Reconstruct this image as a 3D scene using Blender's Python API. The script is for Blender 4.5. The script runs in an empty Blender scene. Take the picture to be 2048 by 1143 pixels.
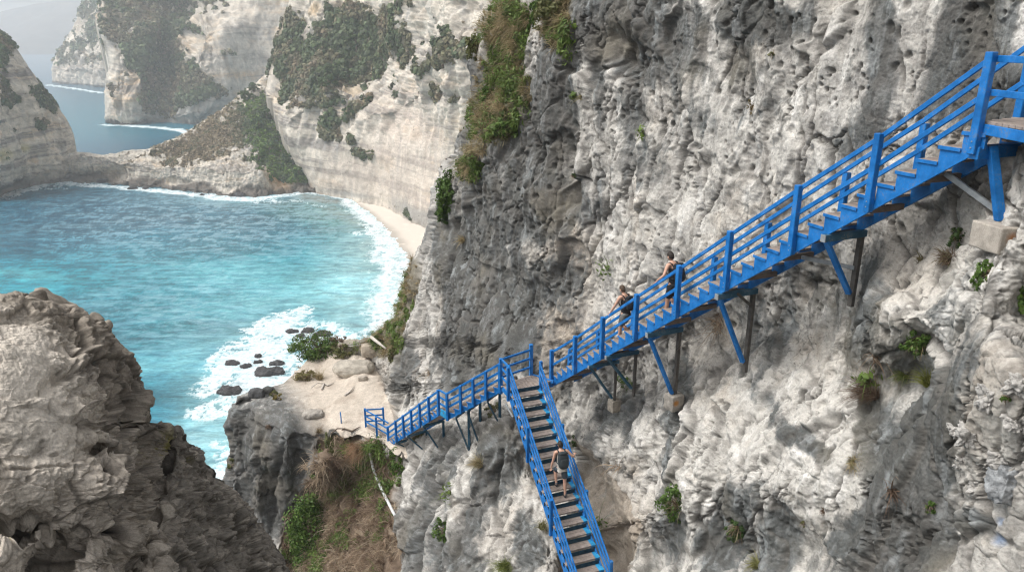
SUN_E, SKY_S, EXPO = 1.35, .15, 0.56
HAZE = .0003
WAVE_BUMP = .9
QUAL = 1.0
NEAR_NY, NEAR_NX = 900, 840
def F_N(n): return int(n * QUAL)
def S_N(n): return int(n * QUAL)
def O_N(n): return int(n * QUAL)
import bpy, bmesh, math, random
import numpy as np
from mathutils import Vector, Matrix
# ------------------------------------------------------------------ basics
# metres; the camera's eye is the origin, the sea lies at z = SEA
SEA = -75.0
FOC = 1490.0; CX, CY = 1024.0, 571.5
PITCH = math.radians(18.6)
FW = np.array([0, math.cos(PITCH), -math.sin(PITCH)]); UPV = np.array([0, math.sin(PITCH), math.cos(PITCH)])
scene = bpy.context.scene
COL = scene.collection
rng = np.random.default_rng(7)
random.seed(7)

def atY(px, py, Y):
    """world point on the sight line through photo pixel (px,py) at forward distance Y"""
    px = np.asarray(px, float); py = np.asarray(py, float); Y = np.asarray(Y, float)
    v = (CY - py) / FOC; u = (px - CX) / FOC
    dy = FW[1] + v * UPV[1]; dz = FW[2] + v * UPV[2]
    s = Y / dy
    return np.stack([u * s, Y + 0 * s, dz * s], -1)
def planeY(py, z):
    v = (CY - np.asarray(py, float)) / FOC
    dy = FW[1] + v * UPV[1]; dz = FW[2] + v * UPV[2]
    return z / dz * dy
def atZ(px, py, z):
    return atY(px, py, planeY(py, z))
def toPix(P):
    P = np.asarray(P, float); t = P @ FW
    return np.stack([CX + FOC * P[..., 0] / t, CY - FOC * (P @ UPV) / t], -1)

def tag(o, label=None, cat=None, group=None, kind=None):
    if label: o['label'] = label
    if cat: o['category'] = cat
    if group: o['group'] = group
    if kind: o['kind'] = kind
    return o
def empty(name, loc=(0, 0, 0), rz=0, parent=None):
    o = bpy.data.objects.new(name, None); COL.objects.link(o)
    o.location = loc; o.rotation_euler = (0, 0, rz)
    if parent: o.parent = parent
    return o
def link(name, me, mat, parent=None):
    o = bpy.data.objects.new(name, me); COL.objects.link(o)
    if mat:
        for m in (mat if isinstance(mat, (list, tuple)) else [mat]): me.materials.append(m)
    if parent is not None: o.parent = parent
    return o
def np_mesh(name, V, F, smooth=True, color=None, mat_idx=None):
    """V (n,3), F (m,k) all faces with the same corner count"""
    me = bpy.data.meshes.new(name)
    V = np.asarray(V, np.float32); F = np.asarray(F, np.int32)
    n, k = F.shape
    me.vertices.add(len(V)); me.vertices.foreach_set('co', V.ravel())
    me.loops.add(n * k); me.loops.foreach_set('vertex_index', F.ravel())
    me.polygons.add(n)
    me.polygons.foreach_set('loop_start', np.arange(0, n * k, k, dtype=np.int32))
    me.polygons.foreach_set('use_smooth', np.full(n, smooth))
    if mat_idx is not None: me.polygons.foreach_set('material_index', mat_idx.astype(np.int32))
    me.update(calc_edges=True)
    if color is not None:
        a = me.color_attributes.new('Col', 'FLOAT_COLOR', 'POINT')
        c = np.ones((len(V), 4), np.float32); c[:, :color.shape[1]] = color
        a.data.foreach_set('color', c.ravel())
    return me

# ------------------------------------------------------------------ noise
_perm = np.random.default_rng(3).permutation(256); _perm = np.concatenate([_perm] * 3).astype(np.int64)
_g = np.random.default_rng(5).normal(size=(256, 3)); _g /= np.linalg.norm(_g, axis=1)[:, None]
_r3 = np.random.default_rng(9).random((256, 3))
def perlin(x, y, z):
    xi = np.floor(x).astype(np.int64); yi = np.floor(y).astype(np.int64); zi = np.floor(z).astype(np.int64)
    xf = x - xi; yf = y - yi; zf = z - zi
    u = xf * xf * xf * (xf * (xf * 6 - 15) + 10); v = yf * yf * yf * (yf * (yf * 6 - 15) + 10); w = zf * zf * zf * (zf * (zf * 6 - 15) + 10)
    def gr(i, j, k):
        h = _perm[_perm[_perm[(xi + i) & 255] + ((yi + j) & 255)] + ((zi + k) & 255)]
        g = _g[h]
        return g[..., 0] * (xf - i) + g[..., 1] * (yf - j) + g[..., 2] * (zf - k)
    a = gr(0, 0, 0); b = gr(1, 0, 0); x0 = a + u * (b - a)
    a = gr(0, 1, 0); b = gr(1, 1, 0); x1 = a + u * (b - a)
    y0 = x0 + v * (x1 - x0)
    a = gr(0, 0, 1); b = gr(1, 0, 1); x0 = a + u * (b - a)
    a = gr(0, 1, 1); b = gr(1, 1, 1); x1 = a + u * (b - a)
    y1 = x0 + v * (x1 - x0)
    return (y0 + w * (y1 - y0)) * 1.6
def fbm(P, sc, octv=4, gain=.5, off=0.0, ridge=False, lac=2.03):
    """P (...,3); sc = wavelength in metres, scalar or 3-vector"""
    sc = np.broadcast_to(np.asarray(sc, float), (3,))
    x, y, z = P[..., 0] / sc[0] + off, P[..., 1] / sc[1] + off * 1.7, P[..., 2] / sc[2] - off * .6
    r = 0; a = 1; tot = 0
    for _ in range(octv):
        n = perlin(x, y, z)
        r = r + a * ((1 - 2 * np.abs(n)) if ridge else n)
        tot += a; a *= gain
        x, y, z = x * lac + 7.1, y * lac + 3.3, z * lac + 5.7
    return r / tot
def worley(P, sc, off=0.0, jit=.9):
    """F1 distance, F2 distance, cell random"""
    sc = np.broadcast_to(np.asarray(sc, float), (3,))
    X = P / sc + off
    I = np.floor(X).astype(np.int64); Fr = X - I
    f1 = np.full(X.shape[:-1], 9.); f2 = f1.copy(); idr = np.zeros(X.shape[:-1])
    for i in (-1, 0, 1):
        for j in (-1, 0, 1):
            for k in (-1, 0, 1):
                h = _perm[_perm[_perm[(I[..., 0] + i) & 255] + ((I[..., 1] + j) & 255)] + ((I[..., 2] + k) & 255)]
                q = _r3[h] * jit + (1 - jit) / 2
                d = np.sqrt((q[..., 0] + i - Fr[..., 0]) ** 2 + (q[..., 1] + j - Fr[..., 1]) ** 2 + (q[..., 2] + k - Fr[..., 2]) ** 2)
                m = d < f1
                f2 = np.where(m, f1, np.minimum(f2, d)); idr = np.where(m, h / 255., idr); f1 = np.where(m, d, f1)
    return f1, f2, idr
def facets(P, sc, off=0.0, tilt=1.0):
    """flat, differently tilted faces that meet at sharp steps, as broken rock has; also the distance to the nearest joint"""
    sc = np.broadcast_to(np.asarray(sc, float), (3,)); X = P / sc + off
    I = np.floor(X).astype(np.int64); Fr = X - I
    f1 = np.full(X.shape[:-1], 9.); f2 = f1.copy(); dl = np.zeros(X.shape); hh = np.zeros(X.shape[:-1], np.int64)
    for i in (-1, 0, 1):
        for j in (-1, 0, 1):
            for k in (-1, 0, 1):
                h = _perm[_perm[_perm[(I[..., 0] + i) & 255] + ((I[..., 1] + j) & 255)] + ((I[..., 2] + k) & 255)]
                v = Fr - (_r3[h] * .9 + .05) - np.array([i, j, k]); d = np.abs(v).sum(-1) * .55 + .45 * np.sqrt((v ** 2).sum(-1))
                m = d < f1; f2 = np.where(m, f1, np.minimum(f2, d)); dl = np.where(m[..., None], v, dl); hh = np.where(m, h, hh); f1 = np.where(m, d, f1)
    g = _g[hh]
    return ((dl * g).sum(-1) * tilt + (_r3[hh, 0] - .5) * .5) * sstep(0, .09, f2 - f1), f2 - f1
def soften(D, n=2):
    for _ in range(n):
        D = D.copy(); D[1:-1] = (D[:-2] + 2 * D[1:-1] + D[2:]) / 4; D[:, 1:-1] = (D[:, :-2] + 2 * D[:, 1:-1] + D[:, 2:]) / 4
    return D
def sstep(a, b, x):
    t = np.clip((x - a) / (b - a), 0, 1); return t * t * (3 - 2 * t)
def smin(a, b, k):
    h = np.clip(.5 + .5 * (b - a) / k, 0, 1); return b * (1 - h) + a * h - k * h * (1 - h)
def lerp(a, b, t): return a + (b - a) * t
def mixc(c, col, m): return c + (np.asarray(col) - c) * m[..., None]
def rbf(anch, PX, PY, sm=0.0, step=6):
    """thin-plate surface through anchors (px,py,value), evaluated on a coarse grid then interpolated"""
    A = np.array(anch, float); X = A[:, :2] / 500.; v = A[:, 2]; n = len(A)
    def ker(d2): return .5 * d2 * np.log(d2 + 1e-12)
    K = ker(((X[:, None] - X[None]) ** 2).sum(-1)) + sm * np.eye(n)
    Q = np.c_[np.ones(n), X]
    M = np.block([[K, Q], [Q.T, np.zeros((3, 3))]])
    w = np.linalg.solve(M, np.r_[v, 0, 0, 0])
    def ev(px, py):
        p = np.stack([px, py], -1).reshape(-1, 2) / 500.
        out = np.empty(len(p))
        for i in range(0, len(p), 60000):
            q = p[i:i + 60000]
            out[i:i + 60000] = ker(((q[:, None] - X[None]) ** 2).sum(-1)) @ w[:n] + w[n] + q @ w[n + 1:]
        return out.reshape(px.shape)
    x0, x1, y0, y1 = PX.min() - step, PX.max() + 2 * step, PY.min() - step, PY.max() + 2 * step
    gx = np.arange(x0, x1 + step, step); gy = np.arange(y0, y1 + step, step)
    G = ev(*np.meshgrid(gx, gy))
    fx = (PX - x0) / step; fy = (PY - y0) / step
    ix = np.clip(fx.astype(int), 0, len(gx) - 2); iy = np.clip(fy.astype(int), 0, len(gy) - 2)
    fx = fx - ix; fy = fy - iy
    return (G[iy, ix] * (1 - fx) + G[iy, ix + 1] * fx) * (1 - fy) + (G[iy + 1, ix] * (1 - fx) + G[iy + 1, ix + 1] * fx) * fy
def blobs(px, py, L):
    """sum of soft ellipses (cx,cy,rx,ry,angle_deg,strength)"""
    m = np.zeros(px.shape)
    for cx, cy, rx, ry, an, st in L:
        a = math.radians(an); c, s = math.cos(a), math.sin(a)
        dx, dy = px - cx, py - cy
        d = ((dx * c + dy * s) / rx) ** 2 + ((-dx * s + dy * c) / ry) ** 2
        m += st * np.exp(-np.minimum(d, 30.) ** 1.5 * .7)
    return m
def poly_dist(px, py, L):
    """distance to polyline L"""
    d = np.full(px.shape, 1e9)
    for (x0, y0), (x1, y1) in zip(L[:-1], L[1:]):
        vx, vy = x1 - x0, y1 - y0
        t = np.clip(((px - x0) * vx + (py - y0) * vy) / (vx * vx + vy * vy + 1e-9), 0, 1)
        d = np.minimum(d, np.hypot(px - x0 - t * vx, py - y0 - t * vy))
    return d
def inside(px, py, L):
    m = np.zeros(px.shape, bool); n = len(L)
    for i in range(n):
        x0, y0 = L[i]; x1, y1 = L[(i + 1) % n]
        if y0 == y1: continue
        c = ((y0 > py) != (y1 > py)) & (px < (x1 - x0) * (py - y0) / (y1 - y0) + x0)
        m ^= c
    return m
def gridnormals(P):
    a = np.gradient(P, axis=1); b = np.gradient(P, axis=0)
    N = np.cross(a, b); N /= np.linalg.norm(N, axis=-1, keepdims=True) + 1e-12
    return N
def outward(P):
    """grid normals turned to face the open side (towards the eye)"""
    N = gridnormals(P)
    s = np.sign(-(N * P).sum(-1)); s[s == 0] = 1
    # keep one consistent sign for the whole sheet
    return N * (1 if s.mean() > 0 else -1)
def grid_faces(ny, nx):
    i = np.arange(ny - 1)[:, None] * nx + np.arange(nx - 1)[None]
    return np.stack([i, i + nx, i + nx + 1, i + 1], -1).reshape(-1, 4)
def grid_mesh(name, P, C=None, smooth=True):
    ny, nx = P.shape[:2]
    return np_mesh(name, P.reshape(-1, 3), grid_faces(ny, nx), smooth, None if C is None else C.reshape(-1, C.shape[-1]))

# ------------------------------------------------------------------ materials
def new_mat(name):
    m = bpy.data.materials.new(name); m.use_nodes = True
    nt = m.node_tree; nt.nodes.clear()
    out = nt.nodes.new('ShaderNodeOutputMaterial'); b = nt.nodes.new('ShaderNodeBsdfPrincipled')
    nt.links.new(b.outputs[0], out.inputs[0])
    return m, nt, b
def N_(nt, t, **kw):
    n = nt.nodes.new(t)
    for k, v in kw.items():
        if k in ('inp',):
            for a, c in v.items(): n.inputs[a].default_value = c
        else: setattr(n, k, v)
    return n
def noise(nt, vec, scale, detail=4, rough=.55):
    n = N_(nt, 'ShaderNodeTexNoise', inp={'Scale': scale, 'Detail': detail, 'Roughness': rough})
    if vec is not None: nt.links.new(vec, n.inputs['Vector'])
    return n
def mathn(nt, op, a, b=None, clamp=False):
    n = N_(nt, 'ShaderNodeMath', operation=op); n.use_clamp = clamp
    for i, x in enumerate((a, b)):
        if x is None: continue
        if isinstance(x, (int, float)): n.inputs[i].default_value = x
        else: nt.links.new(x, n.inputs[i])
    return n.outputs[0]
def mapr(nt, x, a, b, c, d):
    n = N_(nt, 'ShaderNodeMapRange', inp={1: a, 2: b, 3: c, 4: d}); nt.links.new(x, n.inputs[0]); return n.outputs[0]
def mixrgb(nt, f, a, b, mode='MIX'):
    n = N_(nt, 'ShaderNodeMix', data_type='RGBA', blend_type=mode)
    for i, x in ((0, f), (6, a), (7, b)):
        if isinstance(x, (int, float)): n.inputs[i].default_value = x
        elif isinstance(x, tuple): n.inputs[i].default_value = (*x[:3], 1)
        else: nt.links.new(x, n.inputs[i])
    return n.outputs[2]
def bump(nt, b, h, strength=.5, dist=.05, prev=None):
    n = N_(nt, 'ShaderNodeBump', inp={'Strength': strength, 'Distance': dist}); nt.links.new(h, n.inputs['Height'])
    if prev is not None: nt.links.new(prev, n.inputs['Normal'])
    nt.links.new(n.outputs[0], b.inputs['Normal']); return n.outputs[0]
def objcoord(nt):
    return N_(nt, 'ShaderNodeTexCoord').outputs['Object']
def rock_mat(name, s=1.0, bumpd=.03, speck=.35, rough=.92, pits=.5):
    """rock: colour comes from the mesh's own attribute, fine grain, grit and pits from noise; s = grain size in metres"""
    m, nt, b = new_mat(name)
    at = N_(nt, 'ShaderNodeVertexColor', layer_name='Col').outputs[0]
    co = objcoord(nt)
    n1 = noise(nt, co, 2.2 / s, 6, .72); n2 = noise(nt, co, 9 / s, 6, .75)
    f = mathn(nt, 'ADD', mathn(nt, 'MULTIPLY', n1.outputs[0], .45), mathn(nt, 'MULTIPLY', n2.outputs[0], .55))
    mp = N_(nt, 'ShaderNodeMix', data_type='VECTOR'); mp.inputs[0].default_value = .12; nt.links.new(co, mp.inputs[4]); nt.links.new(n1.outputs[1], mp.inputs[5])
    vo = N_(nt, 'ShaderNodeTexVoronoi', inp={'Scale': 5.5 / s}); nt.links.new(mp.outputs[1], vo.inputs['Vector'])
    pm = mathn(nt, 'MULTIPLY', mapr(nt, vo.outputs['Distance'], .32, .10, 0, 1), mapr(nt, n1.outputs[0], .47, .60, 0, 1), True)
    k = mapr(nt, f, .36, .64, 1 - speck * 1.15, 1 + speck * .6)
    k = mathn(nt, 'MULTIPLY', k, mapr(nt, pm, 0, 1, 1, 1 - pits))
    sc = N_(nt, 'ShaderNodeVectorMath', operation='SCALE'); nt.links.new(at, sc.inputs[0]); nt.links.new(k, sc.inputs[3])
    nt.links.new(sc.outputs[0], b.inputs['Base Color'])
    b.inputs['Roughness'].default_value = rough
    b.inputs['Specular IOR Level'].default_value = .22
    bump(nt, b, mathn(nt, 'SUBTRACT', f, mathn(nt, 'MULTIPLY', pm, .5 * pits)), 1.0, bumpd)
    return m
def plain(name, col, rough=.6, var=.15, scale=6, spec=.4, metal=0, bumpd=0.002):
    m, nt, b = new_mat(name); co = objcoord(nt)
    n = noise(nt, co, scale, 5, .6)
    c = mixrgb(nt, mapr(nt, n.outputs[0], .3, .7, 0, 1), tuple(x * (1 - var) for x in col), tuple(min(1, x * (1 + var)) for x in col))
    nt.links.new(c, b.inputs['Base Color']); b.inputs['Roughness'].default_value = rough
    b.inputs['Specular IOR Level'].default_value = spec; b.inputs['Metallic'].default_value = metal
    bump(nt, b, n.outputs[0], .5, bumpd)
    return m
def leaf_mat(name, rough=.55):
    m, nt, b = new_mat(name)
    at = N_(nt, 'ShaderNodeVertexColor', layer_name='Col').outputs[0]
    nt.links.new(at, b.inputs['Base Color']); b.inputs['Roughness'].default_value = rough
    b.inputs['Specular IOR Level'].default_value = .3
    tr = N_(nt, 'ShaderNodeBsdfTranslucent'); nt.links.new(at, tr.inputs[0])
    mx = N_(nt, 'ShaderNodeMixShader', inp={0: .25}); out = nt.nodes['Material Output']
    nt.links.new(b.outputs[0], mx.inputs[1]); nt.links.new(tr.outputs[0], mx.inputs[2]); nt.links.new(mx.outputs[0], out.inputs[0])
    return m
# ------------------------------------------------------------------ stair geometry (shared with the rock behind it)
def v3(*a): return np.array(a, float)
A_P0, A_D = v3(2.223, 23.891, -11.309), v3(.73687, -1.70877, 1.35945)
A_h = A_D[:2] / np.hypot(*A_D[:2]); A_n = v3(-A_h[1], A_h[0], 0)
B_P0 = v3(-.08, 24.3, -12.56); B_ang = .357; B_sp = 1.93
B_h = v3(math.sin(B_ang), -math.cos(B_ang), 0); B_n = v3(math.cos(B_ang), math.sin(B_ang), 0); B_D = (B_h + v3(0, 0, -.735)) * B_sp
C2_P0, C2_D = v3(-.40, 24.97, -12.55), v3(-.528, .308, -.4615)
C1_P0, C1_D = v3(-2.89, 26.7, -14.44), v3(-.499, .834, -.734)
ZLAND = -12.26
ZLEDGE = -18.5
# ------------------------------------------------------------------ the near cliff with ledge, gully and buttress
NEAR_SIL = [(-500, 1075), (-150, 1035), (0, 1000), (20, 988), (50, 965), (90, 940), (150, 940), (190, 942), (240, 925), (290, 905), (340, 876), (375, 862), (430, 861),
            (480, 846), (520, 818), (565, 808), (620, 790), (655, 765), (672, 742), (684, 700), (694, 655), (715, 618), (740, 596), (765, 566), (783, 505), (800, 475), (818, 455),
            (860, 452), (930, 456), (960, 440), (1143, 430), (1400, 420)]
def near_sil(y):
    a = np.array(NEAR_SIL, float); return np.interp(y, a[:, 0], a[:, 1])
anch = []
def aw(P, dx=0.0):                      # anchor from a world point
    q = toPix(P); anch.append((q[0], q[1], P[1] + dx))
nin = A_n
for s in (-.6, .6, 1.8, 3, 4.2, 5.4, 6.6, 7.6):
    Q = A_P0 + s * A_D + v3(0, 0, .5)
    for dz, off in ((9, 1.9), (5, 1.75), (2.4, 1.45), (1, 1.35), (0, 1.35), (-.9, 1.75), (-1.7, 1.65), (-2.8, 1.25), (-4.2, .75), (-6.5, .05), (-9, -.9)):
        if s < 1 and dz < -6: continue
        if s > 5 and dz < -5: off += -.4
        if s > 5 and -4 < dz < -.5: continue
        P = Q + nin * off + v3(0, 0, dz)
        if P[1] > 3 and -700 < toPix(P)[1] < 1500: aw(P)
anch += [(1085, 650, 27.6), (1060, 640, 28), (1000, 690, 28.3), (930, 740, 30.2), (877, 770, 31.2), (826, 800, 33.6), (800, 780, 34.6), (780, 835, 34.2),
         (1100, 540, 28.2), (1000, 500, 30.5), (920, 520, 33.0), (868, 520, 34.5), (850, 640, 34.5), (1120, 300, 28.3), (1180, 100, 27.3), (1060, 200, 30), (1000, 250, 31.5), (930, 300, 33), (900, 420, 34),
         (1080, 0, 30.5), (1020, 0, 32.5), (1100, -200, 31), (980, 100, 33.5), (950, 160, 34.5), (1050, -400, 33), (1200, -300, 29),
         (845, 500, 38), (815, 540, 39.5), (800, 620, 39), (760, 680, 39.5), (770, 740, 37.5), (700, 705, 41.5), (650, 700, 44), (700, 780, 47), (640, 780, 60), (560, 820, 60), (560, 700, 70), (480, 760, 80), (450, 950, 60), (450, 1143, 55), (560, 950, 37.5), (560, 1143, 37), (640, 895, 33.2), (600, 915, 34.0), (600, 1020, 34.5),
         (1115, 800, 27.3), (1060, 800, 26.8), (1080, 850, 26.0), (1010, 880, 25.2), (960, 860, 26.6), (900, 885, 28.0), (850, 890, 29.6), (800, 910, 31.2),
         (1000, 1000, 24.2), (910, 1000, 25.6), (830, 1000, 28.0), (900, 1143, 23.4), (810, 1143, 26.0), (1000, 1143, 22.3), (1060, 1000, 23.6), (1095, 1120, 20.9), (1150, 1000, 23.6), (1190, 1143, 21.4), (1290, 1143, 19.3), (1250, 1000, 21.6),
         (720, 880, 32.2), (760, 930, 31.6), (740, 1000, 30.8), (700, 1143, 28.8), (640, 1000, 33), (620, 1143, 31), (700, 930, 32.6), (1000, 1400, 19), (700, 1400, 25), (1300, 1400, 16),
         (2048, 1143, 8.9), (2048, 900, 9.3), (2048, 700, 9.9), (1960, 600, 10.8), (1980, 470, 11.5), (2100, 430, 10.6), (1850, 1143, 10.6), (1700, 1143, 12.4), (1600, 1143, 13.9), (1450, 1143, 16.4), (2250, 700, 8.2), (2250, 1143, 7.2), (2250, 300, 8.6), (1900, 800, 11.2), (1800, 640, 12.4), (1880, 560, 12.2), (1900, 640, 11.4), (1850, 510, 13.1), (1830, 455, 13.9), (1905, 455, 12.8), (1955, 430, 12.1), (1790, 540, 13.9), (1940, 520, 11.6),
         (2700, 100, 8.3), (2700, 700, 7.6), (2700, 1143, 6.4), (3100, 400, 7.2), (3100, 1143, 5.5), (2048, 1400, 7.4), (1600, 1400, 11.5)]
def sheet_xy(sil, y0, y1, xr, ny, nx, pw=1.0, ext=0):
    y = np.linspace(y0, y1, ny)[:, None] * np.ones((1, nx)); xl = sil(y)
    q = (np.linspace(0, 1, nx)[None, :] * np.ones((ny, 1))) ** pw
    return xl + q * (xr - xl) + ext * sstep(.93, 1.0, q) * np.clip((q - .93) / .07, 0, 1), y, q
def back_fold(P, side, n=10, reach=9.0, z=-1.2, hide=1):
    """extra columns that carry a sheet on round behind its skyline; side -1: skyline is column 0"""
    e = P[:, 0] if side < 0 else P[:, -1]
    d = e.copy(); d[:, 2] = 0; d /= np.linalg.norm(d, axis=1, keepdims=True)
    r = np.stack([d[:, 1], -d[:, 0], 0 * d[:, 0]], 1) * hide
    cols = []
    for k in range(1, n + 1):
        t = (k / n) ** 1.7
        cols.append(e + d * reach * t + r * reach * .35 * t * t + np.array([0, 0, z * t * reach * .3]))
    B = np.stack(cols, 1)
    return np.concatenate([B[:, ::-1], P], 1) if side < 0 else np.concatenate([P, B], 1)
NB = 14
def pad(a, n, left=True):
    e = np.repeat(a[:, :1] if left else a[:, -1:], n, 1)
    return np.concatenate([e, a], 1) if left else np.concatenate([a, e], 1)
def near_depth(PX, PY):
    Yw = rbf(anch, PX, PY)
    Yw = np.clip(Yw, 4, 90)
    # a cliff's skyline turns away
    a = np.clip((PX - near_sil(PY)) / 34., 0, 1)
    Yw = Yw + 2.4 * (1 - np.sqrt(1 - (1 - a) ** 2)) * (PY < 780)
    # ledge: sandy top, sheer front
    rim = [(380, 800), (452, 812), (500, 828), (560, 838), (600, 846), (660, 862), (705, 872), (740, 872), (780, 905), (900, 930)]
    ry = np.interp(PX, [r[0] for r in rim], [r[1] for r in rim]) + 5 * np.sin(PX / 21.) + 4 * np.sin(PX / 9. + 1)
    Yp = planeY(np.clip(PY, 640, 1500), ZLEDGE)
    Yp = np.where(PY < 640, 80, Yp)
    Yr = planeY(ry, ZLEDGE)
    d = PY - ry
    Yf = Yr - .0022 * np.clip(d, 0, 400) + .5 * np.sin(PX / 33.) + 1.3 * blobs(PX, PY, [(560, 1010, 42, 62, 0, 1), (618, 985, 18, 40, 0, .7), (590, 1100, 30, 70, 0, .9)])
    Yl = -smin(-Yp, -Yf, 2.2)
    left = np.clip((PX - near_sil(PY)) / 40., 0, 1)
    Yl = Yl + 1.8 * (1 - np.sqrt(1 - (1 - left) ** 2)) * (PY > 800)
    Yl = Yl + 40 * sstep(655, 720, PX) * (d > 0) * sstep(0, 40, d)      # the face gives way to the gully
    Y = smin(Yw, Yl, .5)
    return Y, Yw, Yl
def shape_near(PX, PY):
    Y, Yw, Yl = near_depth(PX, PY)
    P = back_fold(atY(PX, PY, Y), -1, NB, 9.0, -2.3)
    PX, PY, Y, Yw, Yl = [pad(a_, NB) for a_ in (PX, PY, Y, Yw, Yl)]
    N = outward(P)
    # smooth the direction in which relief is pushed
    w_ledge = ((Yl < Yw) & (P[..., 2] > ZLEDGE - 1.2)).astype(float) * (N[..., 2] > .6)
    sand = w_ledge
    gully = blobs(PX, PY, [(690, 1020, 80, 150, 0, 1), (650, 1120, 90, 90, 0, 1), (730, 1100, 50, 100, 0, .8), (750, 930, 40, 50, 0, .6)]); gully = np.clip(gully, 0, 1) * (PY > 875)
    vegs = np.clip(blobs(PX, PY, [(800, 600, 22, 90, 18, 1), (760, 680, 40, 30, 0, 1), (1010, 60, 50, 90, 0, 1), (960, 250, 40, 60, 0, .8), (1120, 40, 30, 60, 0, 1), (1005, 200, 45, 60, 0, .9), (925, 330, 25, 40, 0, .6)]), 0, 1)
    k = np.clip(Y / 24., .35, 1.5) ** .5
    warp = fbm(P, 2.2, 3, off=3.1)[..., None] * np.array([.5, .5, .5])
    Q = P + warp
    big = fbm(Q, (3.2, 3.2, 5.5), 4, .5)
    flute = -fbm(Q, (1.0, 1.0, 6.5), 4, .5, off=11, ridge=True)
    bed = -fbm(Q + 0.5 * fbm(P, 2, 4, .6, off=5)[..., None], (2.6, 2.6, .62), 5, .6, off=4, ridge=True)
    med = -fbm(Q, (.95, .95, 1.3), 6, .6, off=8, ridge=True); med2 = fbm(Q, .45, 5, .68, off=18)
    w1, w2, wi = worley(P + .12 * fbm(P, .5, 2, off=2)[..., None], (.36, .36, .42))
    pit = sstep(.34, .14, w1) * (wi > .38) * sstep(-.2, .15, fbm(P, 1.9, 3, off=21))
    p1, p2, pi2 = worley(P + .05 * med2[..., None], (.17, .17, .2), off=27); pit = np.maximum(pit, sstep(.36, .16, p1) * (pi2 > .62) * sstep(-.1, .2, fbm(P, 1.3, 3, off=29)))
    g1, g2, gi = worley(P + .22 * med2[..., None] + .30 * fbm(P, 1.1, 4, off=6)[..., None], (1.0, 1.0, 3.0), off=5)
    crack = sstep(.075, .0, g2 - g1) * sstep(-.12, .2, fbm(P, 2.1, 3, off=31))
    fl_m = np.clip(.55 + 1.2 * fbm(P, 5, 2, off=17), 0.1, 1)
    bd_m = 1 - fl_m * .7
    relief = .46 * big + .22 * flute * fl_m + .17 * bed * bd_m * sstep(-.2, .3, fbm(P, (4, 4, 2.5), 3, off=19) + .3 * np.clip(blobs(PX, PY, [(1480, 80, 130, 90, 0, 1.5), (1270, 200, 80, 100, 0, 1), (1500, 280, 160, 90, -20, .8), (1110, 600, 70, 90, 0, 1)]), 0, 1.5)) + .08 * med * (.5 + .5 * bd_m) + .07 * med2 + .035 * fbm(Q, .17, 5, .72, off=28) - .13 * pit - .15 * crack
    Qf = P + .17 * np.stack([fbm(P, .9, 3, .5, off=o_) for o_ in (331, 332, 333)], -1)
    fa1, fe1 = facets(Qf, (1.5, 1.5, 2.4), 3.3); fa2, fe2 = facets(Qf, (.55, .55, .8), 8.1)
    fgate = sstep(-.25, .2, fbm(P, (3, 3, 4), 3, off=341)); relief += soften(.36 * fa1 * (.45 + .55 * fgate) + .15 * fa2 * fgate, 1) - .05 * sstep(.06, 0, fe1) * fgate + .02 * fbm(P, .09, 3, .7, off=29)
    low = np.clip(blobs(PX, PY, [(1400, 900, 330, 260, 0, 1), (1750, 720, 200, 200, 0, 1), (1880, 480, 110, 90, 0, 1.4)]), 0, 1.4)
    relief += low * (.14 * -fbm(Q, (.62, .62, 2.6), 5, .6, off=71, ridge=True) + .07 * -fbm(Q, (.5, .5, 1.5), 5, .62, off=73, ridge=True) + .10 * fbm(Q, (1.4, 1.4, 1.8), 4, .6, off=75) - .12 * sstep(.36, .10, worley(P + .1 * med2[..., None], (.5, .5, .62), off=12)[0]) * sstep(-.1, .3, fbm(P, 2.6, 3, off=77)))
    wob = 10 * fbm(P, 1.1, 5, .65, off=301)
    cut = np.zeros(PX.shape)
    for L, w_, dp in CRACKS: cut = np.maximum(cut, dp * np.exp(-(poly_dist(PX + wob, PY + wob, L) / w_) ** 2))
    relief += -.42 * cut + .55 * blobs(PX + wob * 2, PY, [(1110, 470, 70, 110, 0, .9), (1125, 200, 46, 170, 12, .5), (975, 600, 70, 120, 5, .4), (1880, 1000, 130, 170, 16, .5)])
    rib = [(1700, 1400), (1716, 1060), (1745, 960), (1800, 880), (1860, 790), (1905, 690), (1958, 600), (1990, 520), (2000, 480), (2400, 480), (2400, 1400)]
    inr = inside(PX + 2.6 * wob, PY + 2 * wob, rib).astype(float); dr = poly_dist(PX + 2.6 * wob, PY + 2 * wob, rib[:9]); relief += .30 * np.where(inr > 0, sstep(0, 16, dr), 0)
    alc = [(1150, 880), (1178, 905), (1205, 950), (1243, 985), (1264, 1040), (1270, 1100), (1262, 1200), (1120, 1200)]
    w5 = 3.2 * wob + 6 * med2; ina = inside(PX + w5, PY + w5, alc); relief += np.where(ina, -.6 * sstep(0, 40, poly_dist(PX + w5, PY + w5, alc[:7])) + .12 * med, 0)
    over = np.clip(blobs(PX, PY, [(1250, 120, 26, 34, 0, 1), (1228, 85, 20, 30, 0, .8)]), 0, 1); relief -= .5 * over
    buttress = np.clip(blobs(PX, PY, [(880, 1020, 110, 130, 0, 1), (1020, 1000, 90, 150, 0, 1)]), 0, 1)
    relief += buttress * (.35 * fbm(Q, (1.3, 1.3, 6), 3, .5, off=41, ridge=True))
    right = sstep(1880, 2010, PX + .18 * (1143 - PY)) * sstep(430, 560, PY)
    r1, r2, ri = worley(P + .07 * med[..., None], (.55, .55, .42), off=9)
    relief += right * (.15 * (ri - .3) * sstep(.02, .16, r2 - r1) - .06 * sstep(.12, 0, r2 - r1)) * sstep(-.25, .2, fbm(P, 1.1, 4, off=39))
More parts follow.
